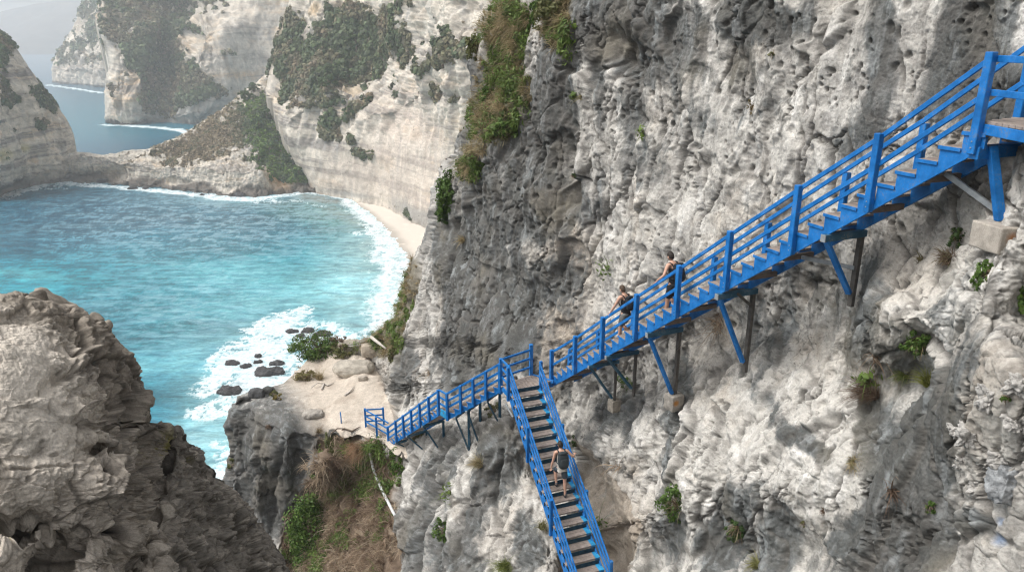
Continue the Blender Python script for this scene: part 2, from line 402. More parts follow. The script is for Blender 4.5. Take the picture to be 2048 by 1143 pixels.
    amp = k * (1 - .9 * sand) * (1 - .5 * gully)
    # directions
    Nn = N.copy()
    D = relief * amp
    # the rock stays out of the way of the stairs
    for P0, Dv, n_, s0, s1, wd in ((A_P0, A_D, A_n, -1.5, 8, 1.15), (B_P0, B_D, B_n, -.5, 3.8, 1.25)):
        L = np.dot(Dv[:2], Dv[:2]); rel = P - P0
        s = np.clip((rel[..., 0] * Dv[0] + rel[..., 1] * Dv[1]) / L, s0, s1)
        q = rel - s[..., None] * Dv
        a = q @ n_
        dz = q[..., 2]
        near = sstep(2.2, 1.0, np.abs(a - wd / 2)) * (dz > -.7) * (dz < 2.4)
        D = np.where(near > 0, D * (1 - near) + np.minimum(D, .05) * near, D)
    P2 = P + Nn * D[..., None]
    P2[..., 2] += sand * (.10 * fbm(P, 2.5, 4, off=51) + .03 * fbm(P, .4, 3, off=5))
    P2[..., 2] += .5 * sand * np.clip(blobs(PX, PY, [(735, 735, 45, 40, 0, 1), (690, 705, 50, 20, 0, 1)]), 0, 1) * (1 + fbm(P, 1.2, 3, off=15))
    return P, P2, N, dict(sand=sand, gully=gully, vegs=vegs, pit=pit, crack=crack, med=med, big=big, flute=flute, wi=wi, right=right, buttress=buttress, ri=ri, bed=bed, cut=cut, alc=ina.astype(float), PX=PX, PY=PY, med2=med2, fe1=fe1, fgate=fgate, relf=(.5 * med + .5 * low * fbm(Q, (.5, .5, 1.5), 5, .62, off=73, ridge=True)))
CRACKS = [([(1140, 352), (1160, 350), (1182, 364), (1196, 400), (1197, 470), (1182, 520), (1165, 560), (1152, 590)], 2.0, .8), ([(1062, 110), (1050, 200), (1044, 300), (1048, 400)], 3, .35),
          ([(1962, 1143), (1985, 1060), (1948, 970), (1935, 900), (1962, 830), (1975, 760)], 3, .8), ([(905, 880), (872, 960), (852, 1050), (832, 1143)], 5, .8), ([(962, 868), (942, 960), (926, 1060), (900, 1143)], 5, .7),
          ([(1002, 900), (990, 1000), (1010, 1100)], 4, .6), ([(800, 900), (792, 1000), (786, 1143)], 7, .8), ([(905, 440), (890, 560), (884, 690)], 3, .5), ([(870, 420), (850, 560), (838, 760)], 3, .4),
          ([(560, 880), (548, 960), (540, 1060)], 5, .6), ([(640, 880), (628, 960)], 4, .4)]
STAIN_SHADE = [  # grey algae and weathering stains on the limestone, plus painted cave shade: photo position, half sizes, tilt, strength
    (1125, 150, 42, 190, 14, 1.15), (1085, 300, 45, 90, 10, .9), (1195, 60, 18, 110, -3, .9), (1252, 105, 38, 52, 10, 1.3), (1262, 30, 45, 60, 0, .8), (1275, 130, 16, 50, -15, 1.1),
    (1340, 60, 60, 45, 0, .55), (1480, 25, 80, 30, 0, .9), (1465, 75, 50, 28, 0, .8), (1560, 50, 70, 35, 0, .6), (1440, 140, 55, 30, 0, .6), (1330, 130, 40, 60, 0, .5), (1240, 230, 60, 40, 0, .5),
    (1760, 70, 26, 110, 4, .95), (1745, 200, 26, 70, 4, .6), (1960, 60, 60, 120, 0, .95), (1880, 120, 30, 110, 8, .7), (1990, 190, 80, 60, 0, .8), (1560, 215, 60, 30, 0, .4), (1640, 130, 50, 60, 0, .35),
    (1700, 280, 70, 40, -20, .45), (1280, 330, 50, 60, 0, .4), (1180, 400, 25, 60, 0, .6), (1420, 250, 60, 40, 0, .35),
    (1100, 420, 60, 50, 0, 1.25), (1060, 360, 40, 50, 0, .8), (1130, 540, 30, 40, 0, .6), (1105, 560, 28, 32, 0, .9), (960, 520, 70, 110, 8, .8), (905, 600, 20, 85, 5, 1.25), (880, 500, 20, 80, 0, .8),
    (1010, 620, 60, 90, 0, .75), (900, 700, 35, 70, 0, .7), (960, 720, 60, 70, 0, .65), (1055, 640, 20, 120, 0, .6), (985, 440, 35, 50, 0, .6), (1020, 280, 40, 60, 0, .7), (950, 390, 40, 60, 0, .6), (810, 740, 25, 60, 0, .8), (930, 200, 30, 80, 10, .9),
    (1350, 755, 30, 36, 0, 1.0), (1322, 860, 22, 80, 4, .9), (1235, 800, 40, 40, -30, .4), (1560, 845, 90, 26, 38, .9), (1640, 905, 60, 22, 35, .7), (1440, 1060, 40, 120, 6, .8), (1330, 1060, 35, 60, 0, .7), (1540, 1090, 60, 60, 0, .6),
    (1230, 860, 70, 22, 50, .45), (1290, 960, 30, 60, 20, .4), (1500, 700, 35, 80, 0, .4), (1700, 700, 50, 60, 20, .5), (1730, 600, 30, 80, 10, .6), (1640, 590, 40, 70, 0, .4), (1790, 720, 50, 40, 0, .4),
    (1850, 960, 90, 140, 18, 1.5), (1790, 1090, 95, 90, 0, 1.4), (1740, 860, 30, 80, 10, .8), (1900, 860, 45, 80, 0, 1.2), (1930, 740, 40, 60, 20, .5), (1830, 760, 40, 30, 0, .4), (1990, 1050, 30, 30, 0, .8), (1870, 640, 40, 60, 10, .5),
    (560, 900, 120, 110, 0, .55), (500, 1000, 60, 120, 0, .5), (650, 880, 60, 50, 0, .5), (570, 1005, 40, 50, 0, 1.3), (610, 960, 12, 40, 0, 1.0), (430, 860, 60, 60, 0, .3), (480, 870, 30, 50, 0, .6),  # grey ledge block; its cave is darkened with painted shade
    (880, 960, 30, 90, 12, .7), (840, 1090, 50, 60, 0, .7), (960, 1000, 26, 90, 10, .6), (1010, 920, 36, 60, 0, .8), (1050, 1070, 30, 60, 0, .8), (930, 1120, 40, 50, 0, .6), (1180, 900, 20, 60, 0, .3)]
CLEAN = [(1172, 250, 12, 200, -2, 1), (1215, 160, 14, 130, -4, .8), (1300, 200, 20, 60, 0, .7), (1425, 120, 16, 130, -6, .9), (1650, 60, 40, 90, 12, .8), (1820, 60, 22, 120, 6, .8), (1600, 170, 60, 60, 20, .5), (1500, 300, 120, 60, -20, .6),
         (1240, 480, 60, 140, 8, .6), (1400, 420, 80, 60, 0, .5), (835, 760, 14, 70, 0, .9), (870, 640, 12, 70, 6, .6), (1020, 520, 14, 120, -8, .8), (1350, 920, 60, 120, 8, .5), (1480, 860, 60, 90, 15, .7), (1600, 760, 60, 130, 12, .6),
         (1660, 960, 60, 90, 0, .5), (1870, 700, 60, 60, 0, .5), (1980, 900, 60, 120, 0, .5), (870, 1020, 14, 100, 12, .9), (930, 960, 14, 90, 14, .8), (990, 780, 12, 60, 10, .6), (1075, 1000, 30, 60, 0, .6), (1260, 1000, 22, 130, 12, .8)]
WARM = [(1110, 600, 60, 120, 15, .8), (1150, 500, 30, 60, 0, .5), (1130, 690, 50, 50, 0, .7), (1340, 130, 60, 60, 0, .4), (1230, 1040, 50, 90, 0, .7), (1400, 700, 60, 60, 0, .4), (1640, 690, 60, 60, 0, .3), (1960, 800, 70, 120, 0, .5), (1760, 700, 50, 90, 0, .4), (600, 870, 60, 30, 0, .3), (1000, 960, 30, 60, 0, .3), (1800, 520, 60, 60, 0, .5), (980, 1080, 40, 50, 0, .3)]
def colour_near(PX, PY, P, N, F):
    n = P.shape
    wx = 26 * fbm(P, (1.3, 1.3, 2.2), 4, .6, off=61); wy = 34 * fbm(P, 1.6, 4, .6, off=71)
    x, y = PX + wx, PY + wy
    st = 1.8 * blobs(x, y, STAIN_SHADE) - 1.3 * blobs(x, y, CLEAN)
    streak = fbm(P, (.42, .42, 5.5), 6, .66, off=81); patch = fbm(P, (2.4, 2.4, 3.5), 6, .66, off=91); fine = fbm(P, (.34, .34, .5), 5, .78, off=96)
    long = fbm(P + .4 * fbm(P, 1.5, 3, off=84)[..., None], (.8, .8, 16), 4, .6, off=83)
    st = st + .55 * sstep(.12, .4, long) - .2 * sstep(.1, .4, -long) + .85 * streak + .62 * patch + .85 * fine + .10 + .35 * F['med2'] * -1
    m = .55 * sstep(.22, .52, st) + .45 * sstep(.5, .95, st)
    lime = np.ones(n) * np.array([.545, .52, .475])
    lime = mixc(lime, (.69, .665, .62), sstep(0, .35, fbm(P, (.6, .6, 2), 5, .7, off=101)))
    lime = mixc(lime, (.46, .395, .32), np.clip(np.clip(blobs(x, y, WARM), 0, 1) * .85 + .5 * sstep(.05, .4, fbm(P, 2.2, 5, .65, off=111)), 0, 1))
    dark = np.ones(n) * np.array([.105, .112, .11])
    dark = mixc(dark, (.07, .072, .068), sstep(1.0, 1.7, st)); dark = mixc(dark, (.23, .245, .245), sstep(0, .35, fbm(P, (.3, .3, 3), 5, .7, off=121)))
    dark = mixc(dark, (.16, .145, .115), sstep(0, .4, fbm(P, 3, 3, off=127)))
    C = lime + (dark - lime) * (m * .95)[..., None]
    C = mixc(C, (.22, .22, .21), .65 * sstep(.08, .3, fbm(P, (.5, .5, 1.0), 6, .72, off=139)) * sstep(-.15, .15, fbm(P, 1.8, 3, off=140)))
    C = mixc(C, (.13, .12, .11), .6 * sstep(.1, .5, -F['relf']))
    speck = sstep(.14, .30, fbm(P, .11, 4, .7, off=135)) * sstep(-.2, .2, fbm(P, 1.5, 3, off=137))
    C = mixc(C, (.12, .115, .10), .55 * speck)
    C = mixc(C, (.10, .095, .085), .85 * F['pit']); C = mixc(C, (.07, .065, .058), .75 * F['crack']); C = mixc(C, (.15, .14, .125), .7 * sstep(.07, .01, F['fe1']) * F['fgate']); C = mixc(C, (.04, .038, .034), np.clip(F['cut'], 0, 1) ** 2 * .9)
    C = mixc(C, (.30, .245, .185), .65 * F['alc'] * (1 - m))
    C = mixc(C, (.105, .095, .08), .55 * np.clip(blobs(x, y, [(1900, 385, 60, 46, -25, 1), (1840, 400, 50, 40, -30, .8), (1960, 340, 50, 40, 0, .9), (1780, 450, 50, 26, -30, .5), (1870, 470, 30, 26, 0, .6)]), 0, 1))  # brownish rock, with the recess shade below the upper flight painted in
    sandc = np.ones(n) * np.array([.56, .49, .41]); sandc = mixc(sandc, (.46, .39, .32), sstep(0, .3, fbm(P, 1.2, 5, .65, off=131)))
    C = C + (sandc - C) * np.clip(F['sand'] * sstep(560, 640, PX + .6 * (PY - 800) * -1 + 30 * patch), 0, 1)[..., None]
    soil = np.ones(n) * np.array([.17, .125, .09]); soil = mixc(soil, (.30, .235, .17), sstep(0, .3, fbm(P, .7, 5, .65, off=141)))
    C = C + (soil - C) * (sstep(.25, .6, F['gully'] + .3 * patch) * (F['sand'] < .5))[..., None]
    C = C + (np.array([.15, .13, .085]) - C) * (sstep(.35, .75, F['vegs'] + .6 * patch) * .8)[..., None]
    # blue paint spilt on the rocks by the path
    for bx, by, br in ((1925, 985, 8), (1934, 1098, 16), (2022, 1080, 14), (2030, 1045, 9)):
        C = mixc(C, (.05, .19, .42), .45 * sstep(.95, .1, np.hypot(PX - bx + .4 * wx, (PY - by) * .6 + .3 * wy) / br + .5 * fine))
    return np.clip(C, .02, .9)
def wr01(P):
    return (np.sin(P[..., 0] * 12.9 + P[..., 1] * 7.2 + P[..., 2] * 31.) * 437.5) % 1
PX, PY, Qn = sheet_xy(near_sil, -320, 1400, 2200, NEAR_NY, NEAR_NX, 1.0, 900)
P0_, Pn, Nn_, Fn = shape_near(PX, PY); PX, PY = Fn['PX'], Fn['PY']
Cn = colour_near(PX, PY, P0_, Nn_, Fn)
near_P, near_PX, near_PY, near_F = Pn, PX, PY, Fn
near_N = outward(Pn)
Pf, Cf = Pn, Cn
M_rock = rock_mat('limestone', .5, .035, .32)
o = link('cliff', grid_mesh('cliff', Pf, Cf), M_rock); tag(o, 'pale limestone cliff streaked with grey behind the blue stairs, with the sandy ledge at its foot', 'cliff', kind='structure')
def near_point(px, py, lift=0.0):
    """a point on the near rock seen at this place"""
    d = (near_PX - px) ** 2 + (near_PY - py) ** 2; i = np.unravel_index(np.argmin(d), d.shape)
    return near_P[i] + near_N[i] * lift, near_N[i]
# ------------------------------------------------------------------ far cliffs, the saddle ridge and the left headland
def ypoly(L):
    a = np.array(L, float); return lambda y: np.interp(y, a[:, 1], a[:, 0])
def xpoly(L):
    a = np.array(L, float); return lambda x: np.interp(x, a[:, 0], a[:, 1])
M_far = rock_mat('far_limestone', 6, .5, .22)
def far_relief(P, k, flute=1., bed=1.):
    Q = P + (fbm(P, 30 * k, 3, off=3.1) * 6 * k)[..., None]
    return k * (11 * fbm(Q, (34 * k, 38 * k, 70 * k), 5, .5) - 4.2 * flute * fbm(Q, (9 * k, 9 * k, 50 * k), 5, .58, off=11, ridge=True)
                + 1.1 * bed * fbm(Q, (60 * k, 60 * k, 5 * k), 5, .65, off=4) - 2.6 * fbm(Q, 9 * k, 5, .62, off=8, ridge=True) + .5 * fbm(Q, 3 * k, 4, .7, off=28))
def limestone_far(P, PX, PY, k, veg, warm=0.3, dark=.25, bands=1.0, off=0.):
    n = P.shape
    C = np.ones(n) * np.array([.57, .515, .435])
    C = mixc(C, (.62, .46, .30), np.clip(warm * 1.4, 0, 1) * sstep(-.02, .4, fbm(P, (40 * k, 40 * k, 14 * k), 5, .65, off=101 + off)))
    Pb = P + 1.6 * k * fbm(P, 40 * k, 3, off=9)[..., None]
    b = fbm(Pb, (150 * k, 150 * k, 5.5 * k), 5, .75, off=33 + off); C = mixc(C, (.27, .245, .22), .9 * bands * sstep(.02, .2, b)); C = mixc(C, (.68, .62, .53), .7 * bands * sstep(.03, .26, -b))
    s = fbm(P, (4 * k, 4 * k, 60 * k), 6, .68, off=81 + off); C = mixc(C, (.31, .31, .31), np.clip(dark * 2.6, 0, .9) * sstep(.0, .4, s))
    C = mixc(C, (.70, .66, .59), .6 * sstep(.03, .4, -s))
    C = mixc(C, (.26, .25, .23), .55 * sstep(.12, .4, fbm(P, (7 * k, 7 * k, 4 * k), 5, .7, off=61 + off)))
    dg = fbm(np.stack([P[..., 0] + .7 * P[..., 2], P[..., 1], P[..., 2] - .5 * P[..., 0]], -1), (7 * k, 14 * k, 34 * k), 5, .68, off=7 + off)
    v = veg * .80 + .95 * dg + .55 * fbm(P, (14 * k, 14 * k, 9 * k), 5, .7, off=17 + off) - .13
    scr = np.ones(n) * np.array([.20, .18, .13]); scr = mixc(scr, (.11, .135, .075), sstep(0, .3, fbm(P, 12 * k, 5, .65, off=17 + off))); scr = mixc(scr, (.27, .215, .14), sstep(.02, .35, fbm(P, 22 * k, 5, .65, off=27 + off)))
    m = sstep(.39, .58, v)
    C = C * (.55 + .55 * sstep(-.5, .3, fbm(P, (6 * k, 6 * k, 9 * k), 5, .7, off=71 + off)))[..., None]
    C = C + (scr - C) * m[..., None]
    return C, m
SCRUB = []          # (points, normals, weights, size, palette) for the ground cover that is scattered later
def grid_xy(xs0, xs1, y0f, y1f, nx, ny, yw=1.0):
    """columns between two x; each column runs from its skyline y0f(x) down to y1f(x)"""
    x = np.linspace(xs0, xs1, nx)[None, :] * np.ones((ny, 1)); q = (np.linspace(0, 1, ny)[:, None] * np.ones((1, nx))) ** yw
    return x, y0f(x) + q * (y1f(x) - y0f(x)), q

# --- the tall wall above the beach
F1_SIL = [(600, -400), (582, -60), (566, 20), (545, 95), (533, 150), (526, 190), (541, 215), (560, 262), (575, 300), (596, 340), (612, 378), (614, 430), (614, 520)]
F1_BASE = [(560, 372), (620, 380), (700, 394), (765, 415), (812, 440), (850, 458), (960, 500), (1100, 560)]
bx = np.array(F1_BASE, float)
PX, PY, Q = sheet_xy(ypoly(F1_SIL), -170, 500, 1130, F_N(380), F_N(330))
yb = np.interp(PX, bx[:, 0], bx[:, 1]); Yb = planeY(yb, SEA + 1.5)
Yw = Yb + 3 * sstep(0, 200, yb - PY)
up = np.clip(215 - PY - .25 * (PX - 640) + 40 * np.sin(PX / 37.), 0, 400)
Yw = Yw + 26 * sstep(0, 120, up) * sstep(980, 700, PX) + .12 * up
dg = (PY - 320) - (-.95) * (PX - 690)                      # a slanting ramp with bushes
Yw = Yw + 5 * sstep(-14, 14, -((PY - 250) + .95 * (PX - 700))) * sstep(620, 680, PX) * sstep(800, 740, PX)
a = np.clip((PX - ypoly(F1_SIL)(PY)) / 22., 0, 1); Yw = Yw + 16 * (1 - np.sqrt(1 - (1 - a) ** 2))
P = atY(PX, PY, Yw); Nf = outward(P)
P2 = P + Nf * (far_relief(P, 1.0, 1.0, 1.0) * (.25 + .75 * sstep(330, 180, PY + .1 * (PX - 700))) * np.clip(.3 + a, 0, 1))[..., None]
vegL = [(560, 60, 26, 60, 10, 1), (570, 130, 40, 40, 0, 1), (610, 150, 50, 40, 30, 1), (660, 120, 70, 50, -30, 1.1), (720, 80, 60, 60, -40, .9), (620, 60, 60, 50, 0, .7), (700, 30, 50, 40, 0, .6), (770, 60, 26, 90, 25, .9), (800, 110, 14, 40, 5, .9),
        (560, 195, 22, 20, 0, .9), (640, 205, 50, 10, 0, .9), (600, 205, 30, 10, 0, .5), (715, 205, 40, 9, -42, 1.1), (650, 250, 26, 22, 0, 1.1), (700, 225, 30, 12, -30, .9), (600, 265, 20, 10, 0, .7), (650, 275, 40, 10, 0, .5), (705, 280, 16, 9, 0, .7),
        (740, 312, 16, 9, 0, .9), (716, 305, 12, 7, 0, .7), (855, 185, 10, 20, 0, .9), (835, 150, 12, 40, 10, .7), (870, 125, 25, 20, 0, .8), (900, 60, 30, 60, 15, .8), (935, 120, 18, 60, 0, .8), (885, 95, 30, 14, 0, .6), (900, 200, 8, 12, 0, .9), (850, 60, 18, 40, 10, .5),
        (775, 170, 14, 22, 0, .7), (840, 300, 6, 22, 0, .4), (780, 412, 40, 7, 28, .7), (660, 392, 40, 4, 8, .5), (735, 395, 6, 12, 0, .6), (822, 432, 30, 8, 30, .5)]
veg = blobs(PX, PY, vegL) - .15
C, m = limestone_far(P, PX, PY, 1.0, veg, .45, .22, 1.0)
C = mixc(C, (.68, .55, .46), .45 * np.clip(blobs(PX, PY, [(800, 300, 70, 110, 0, 1), (700, 350, 70, 40, 0, .8), (860, 380, 40, 80, 0, .9)]), 0, 1))
C = mixc(C, (.30, .29, .27), .8 * blobs(PX + 4 * np.sin(PY / 9.), PY, [(815, 425, 38, 14, 35, 1), (850, 440, 20, 20, 0, .8), (690, 388, 50, 4, 8, .8)]).clip(0, 1))
C = mixc(C, (.70, .52, .32), .7 * blobs(PX, PY, [(620, 15, 18, 12, 0, 1), (690, 160, 30, 16, 0, .7), (680, 75, 10, 24, 20, .7)]).clip(0, 1) * (1 - m))
NBF = 10
Pf = back_fold(P2, -1, NBF, 60, -4); Cf = np.concatenate([np.repeat(C[:, :1], NBF, 1), C], 1)
o = link('beach_cliff', grid_mesh('beach_cliff', Pf, np.clip(Cf, .02, .9)), M_far); tag(o, 'tall banded limestone wall rising behind the sandy beach, scrub on its upper ledges', 'cliff', kind='structure')
SCRUB.append((P2, outward(P2), m * (PY < 460) * (PX < 960), 1.6, 'far', PX, PY))
beach_wall_P, bw_PX, bw_PY = P2, PX, PY

# --- the pale double headland across the channel
F2_SIL = [(200, -60), (190, 40), (205, 90), (212, 130), (206, 160), (207, 245), (214, 250), (214, 300)]
F2_BASE = [(190, 249), (214, 250), (300, 252), (370, 262), (420, 275), (520, 300), (700, 300)]
bx = np.array(F2_BASE, float)
PX, PY, Q = sheet_xy(ypoly(F2_SIL), -110, 330, 640, F_N(260), F_N(260))
yb = np.interp(PX, bx[:, 0], bx[:, 1]); Yb = planeY(yb, SEA)
Yw = 664 + 10 * sstep(200, 330, PX) + 40 * sstep(330, 560, PX) - 22 * sstep(.0, 1, blobs(PX, PY, [(420, 140, 60, 160, 8, 1)]))
Yw = Yw + .20 * np.clip(200 - PY, 0, 300) + 30 * blobs(PX, PY, [(345, 90, 30, 120, 10, 1)]) + 45 * sstep(60, 0, PY) * sstep(520, 440, PX)
a = np.clip((PX - ypoly(F2_SIL)(PY)) / 26., 0, 1); Yw = Yw + 26 * (1 - np.sqrt(1 - (1 - a) ** 2))
notch = sstep(230, 245, PY) * sstep(262, 250, PY + 0 * PX); Yw = Yw + 5 * notch
P = atY(PX, PY, Yw); Nf = outward(P)
P2 = P + Nf * (far_relief(P, 1.5, .8, 1.0) * np.clip(.25 + a, 0, 1) * sstep(470, 400, PX).clip(.25, 1))[..., None]
vegL = [(300, 110, 40, 70, 15, 1), (330, 130, 40, 70, 0, 1), (325, 35, 50, 22, 0, .6), (360, 50, 26, 20, 0, .9), (225, 180, 12, 22, 0, 1), (250, 40, 50, 50, 0, .8), (255, 120, 14, 30, 10, .8), (220, 60, 30, 60, 0, .6), (450, 110, 22, 16, 25, 1.1), (494, 112, 11, 12, 0, 1.1),
        (425, 10, 60, 22, 0, .7), (380, 160, 40, 30, 0, .9), (340, 210, 60, 30, 0, .7), (410, 170, 50, 26, 0, .6), (290, 205, 12, 14, 0, .9), (440, 185, 26, 12, 0, .7), (395, 120, 20, 40, 0, .4), (510, 80, 6, 12, 0, .8), (540, 70, 16, 8, 0, .6), (460, 50, 12, 10, 0, .5), (250, 0, 60, 30, 0, .6), (340, -10, 80, 20, 0, .8)]
veg = blobs(PX, PY, vegL) - .12 - .35 * sstep(430, 520, PX) - .25 * blobs(PX, PY, [(265, 170, 40, 60, 0, 1), (240, 150, 14, 50, 0, .5)])
C, m = limestone_far(P, PX, PY, 1.5, veg, .75, .14, .8, 40)
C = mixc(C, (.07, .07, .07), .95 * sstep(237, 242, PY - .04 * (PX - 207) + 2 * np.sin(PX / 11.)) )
C = mixc(C, (.27, .26, .25), .5 * np.clip(blobs(PX, PY, [(350, 235, 60, 20, 0, 1), (420, 215, 60, 26, 0, .8)]), 0, 1))
Pf = back_fold(P2, -1, NBF, 120, -6); Cf = np.concatenate([np.repeat(C[:, :1], NBF, 1), C], 1)
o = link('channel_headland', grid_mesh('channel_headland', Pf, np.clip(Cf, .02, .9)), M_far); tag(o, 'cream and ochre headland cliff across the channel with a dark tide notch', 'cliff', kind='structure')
SCRUB.append((P2, outward(P2), m * (PY < 240), 2.6, 'far', PX, PY))

# --- the grey headland further out
F3_SIL = [(190, -60), (168, 0), (160, 15), (150, 40), (135, 65), (120, 85), (108, 108), (98, 125), (95, 140), (97, 168), (97, 200)]
PX, PY, Q = sheet_xy(ypoly(F3_SIL), -60, 200, 260, F_N(180), F_N(140))
Yw = 1192 + 0 * PX + .5 * (210 - PX) - 60 * sstep(110, 240, PX) + .9 * np.clip(135 - PY, 0, 200)
a = np.clip((PX - ypoly(F3_SIL)(PY)) / 22., 0, 1); Yw = Yw + 60 * (1 - np.sqrt(1 - (1 - a) ** 2))
P = atY(PX, PY, Yw); Nf = outward(P)
P2 = P + Nf * (far_relief(P, 2.4, .9, .8) * np.clip(.25 + a, 0, 1))[..., None]
veg = .55 * sstep(140, 115, PY) + .25 - .9 * blobs(PX, PY, [(150, 55, 14, 20, 30, 1), (200, 90, 22, 20, 0, .8), (212, 15, 20, 14, 0, .6), (130, 150, 40, 10, 0, .8), (190, 165, 30, 10, 0, .8)]) - .4 * sstep(128, 142, PY)
C, m = limestone_far(P, PX, PY, 2.4, veg, .2, .2, .6, 80)
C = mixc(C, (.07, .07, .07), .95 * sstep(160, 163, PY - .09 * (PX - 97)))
Pf = back_fold(P2, -1, NBF, 260, -9); Cf = np.concatenate([np.repeat(C[:, :1], NBF, 1), C], 1)
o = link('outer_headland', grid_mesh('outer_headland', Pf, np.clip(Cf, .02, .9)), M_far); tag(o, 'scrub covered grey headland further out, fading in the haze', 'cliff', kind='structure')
SCRUB.append((P2, outward(P2), np.clip(m + .05, 0, 1) * (PY < 130), 4.5, 'far', PX, PY))

# --- the coast in the distance: a land mass of hills behind one shore, its top a surface
xs = np.linspace(-500, 330, F_N(170)); sky_y = np.interp(xs, [-500, -100, 0, 30, 60, 90, 110, 130, 160, 330], [34, 26, 17, 14, 8, 4, 1, -1, -2, -8])
ny = F_N(60); q = np.linspace(0, 1, ny)[:, None]; PX = xs[None] + 0 * q
Y0 = 3300.
top = atY(xs, sky_y, Y0 + 700)[:, 2] - SEA
P = np.zeros((ny, len(xs), 3)); base = atY(xs, 80 + 0 * xs, Y0)
prof = (1 - q) ** 1.0
P[..., 0] = base[:, 0] * (1 + .15 * prof); P[..., 1] = Y0 + 700 * prof ** .8 - 200 * np.sin(xs / 60.)[None] * .4
P[..., 2] = SEA - 8 + (top[None] + 8) * (prof ** .7)
P2 = P.copy(); P2[..., 1] += 200 * fbm(P, (600, 600, 400), 4); P2[..., 2] += 18 * fbm(P, (400, 400, 200), 5, .6) * (.2 + prof)
veg = .5 + 0 * PX - .8 * blobs(PX, 90 * q + 0 * PX, [(60, 55, 40, 12, 0, 1)])
C, m = limestone_far(P, PX, PX, 9, veg, .2, .2, .3, 120)
C = mixc(C, (.42, .30, .26), .5 * blobs(PX, 95 * q + 0 * PX, [(70, 60, 40, 14, 0, 1)]).clip(0, 1))
bk = P2[:1].copy(); bk[..., 1] += 2500; bk[..., 2] = SEA - 10
P2 = np.concatenate([bk, P2]); C = np.concatenate([C[:1], C])
o = link('distant_coast', grid_mesh('distant_coast', P2, C * .16), M_far); tag(o, 'pale hilly coast on the horizon, almost lost in haze', 'coast', kind='structure')

# --- left headland
L_SIL = [(-200, 20), (-60, 40), (0, 64), (14, 72), (26, 84), (38, 104), (55, 130), (78, 158), (100, 186), (118, 210), (133, 232), (146, 255), (152, 275), (154, 292), (150, 310), (146, 330), (140, 420)]
lf = ypoly([(x, y) for x, y in L_SIL])
ny, nx = F_N(230), F_N(190)
y = np.linspace(40, 420, ny)[:, None] * np.ones((1, nx)); xr = lf(y); PX = -330 + (np.linspace(0, 1, nx)[None] ** .8) * (xr + 330); PY = y
yb = np.interp(PX, [-330, 0, 40, 90, 130, 160], [395, 392, 380, 368, 362, 360]); Yb = planeY(yb, SEA)
Yw = Yb + 0 * PX + .16 * np.clip(330 - PY, 0, 300) + .0
Yw = Yw - 14 * sstep(120, 0, PX) * sstep(60, 200, PY)
a = np.clip((xr - PX) / 24., 0, 1); Yw = Yw + 16 * (1 - np.sqrt(1 - (1 - a) ** 2)) + 9 * blobs(PX, PY, [(20, 385, 60, 10, -20, 1)])
P = atY(PX, PY, Yw); Nf = outward(P)
P2 = P + Nf * (far_relief(P, .6, .3, 1.6) * np.clip(.25 + a, 0, 1))[..., None]
veg = blobs(PX, PY, [(30, 80, 50, 30, 20, .9), (80, 190, 40, 20, 45, .9), (75, 245, 26, 10, 30, .8), (20, 190, 16, 30, 0, .8), (40, 210, 14, 20, 0, .6), (0, 130, 20, 50, 0, .8), (100, 215, 20, 26, 35, .8), (25, 260, 20, 20, 0, .5), (10, 310, 22, 16, 0, .8), (55, 295, 12, 10, 0, .6)]) - .1
C, m = limestone_far(P, PX, PY, .8, veg, .6, .1, 1.2, 160)
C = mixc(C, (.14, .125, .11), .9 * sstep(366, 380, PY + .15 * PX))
C = mixc(C, (.40, .36, .12), .6 * blobs(PX, PY, [(8, 308, 20, 12, 0, 1), (58, 295, 9, 8, 0, .9)]).clip(0, 1))
Pf = back_fold(P2[:, ::-1], -1, NBF, 60, -4, -1)[:, ::-1]; Cf = np.concatenate([C, np.repeat(C[:, -1:], NBF, 1)], 1)
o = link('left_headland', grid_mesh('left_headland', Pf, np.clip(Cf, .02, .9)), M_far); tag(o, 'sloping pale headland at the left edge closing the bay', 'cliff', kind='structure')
SCRUB.append((P2, outward(P2), m * (PY < 340) * (PX > -20), 1.1, 'far', PX, PY))

# --- saddle ridge and rock arch between the bay and the channel
S_TOP = [(60, 345), (90, 330), (110, 318), (130, 308), (150, 303), (170, 304), (200, 308), (230, 306), (250, 299), (275, 297), (300, 295), (325, 284), (350, 273), (370, 262), (395, 245), (420, 232), (440, 220), (455, 208), (470, 196), (490, 180), (510, 165), (530, 148), (548, 135), (570, 150), (600, 240), (625, 330), (650, 372), (690, 384)]
S_BASE = [(60, 372), (130, 364), (200, 367), (260, 371), (330, 378), (400, 384), (450, 392), (520, 393), (560, 386), (620, 384), (690, 388)]
PX, PY, Q = grid_xy(60, 690, xpoly(S_TOP), lambda x: xpoly(S_BASE)(x) + 12, F_N(420), F_N(200))
Yb = planeY(xpoly(S_BASE)(PX), SEA)
h = (xpoly(S_BASE)(PX) - PY)
lowwall = np.interp(PX, [60, 150, 300, 420, 520, 690], [60, 60, 42, 52, 50, 20])
Yw = Yb + 1 + .75 * np.clip(h - lowwall, 0, 400) * .8 + .08 * np.clip(h, 0, 60) + 6 * sstep(8, 22, h) * 0
Yw = Yw + 5 * blobs(PX, PY, [(190, 352, 50, 12, 0, 1), (120, 358, 30, 10, 0, .6), (350, 365, 26, 8, 0, .5)])
top_a = np.clip(Q / .10, 0, 1); Yw = Yw + 7 * (1 - np.sqrt(1 - (1 - top_a) ** 2))
foot = sstep(16, 4, h); Yw = Yw - 3.5 * foot * (.6 + .6 * np.sin(PX / 13.) * np.sin(PX / 5.3))
P = atY(PX, PY, Yw); Nf = outward(P)
P2 = P + Nf * (far_relief(P, .42, .8, .8) * (.3 + .7 * top_a))[..., None] + Nf * (foot * 1.4 * fbm(P, 4, 4, .6, off=3, ridge=True))[..., None]
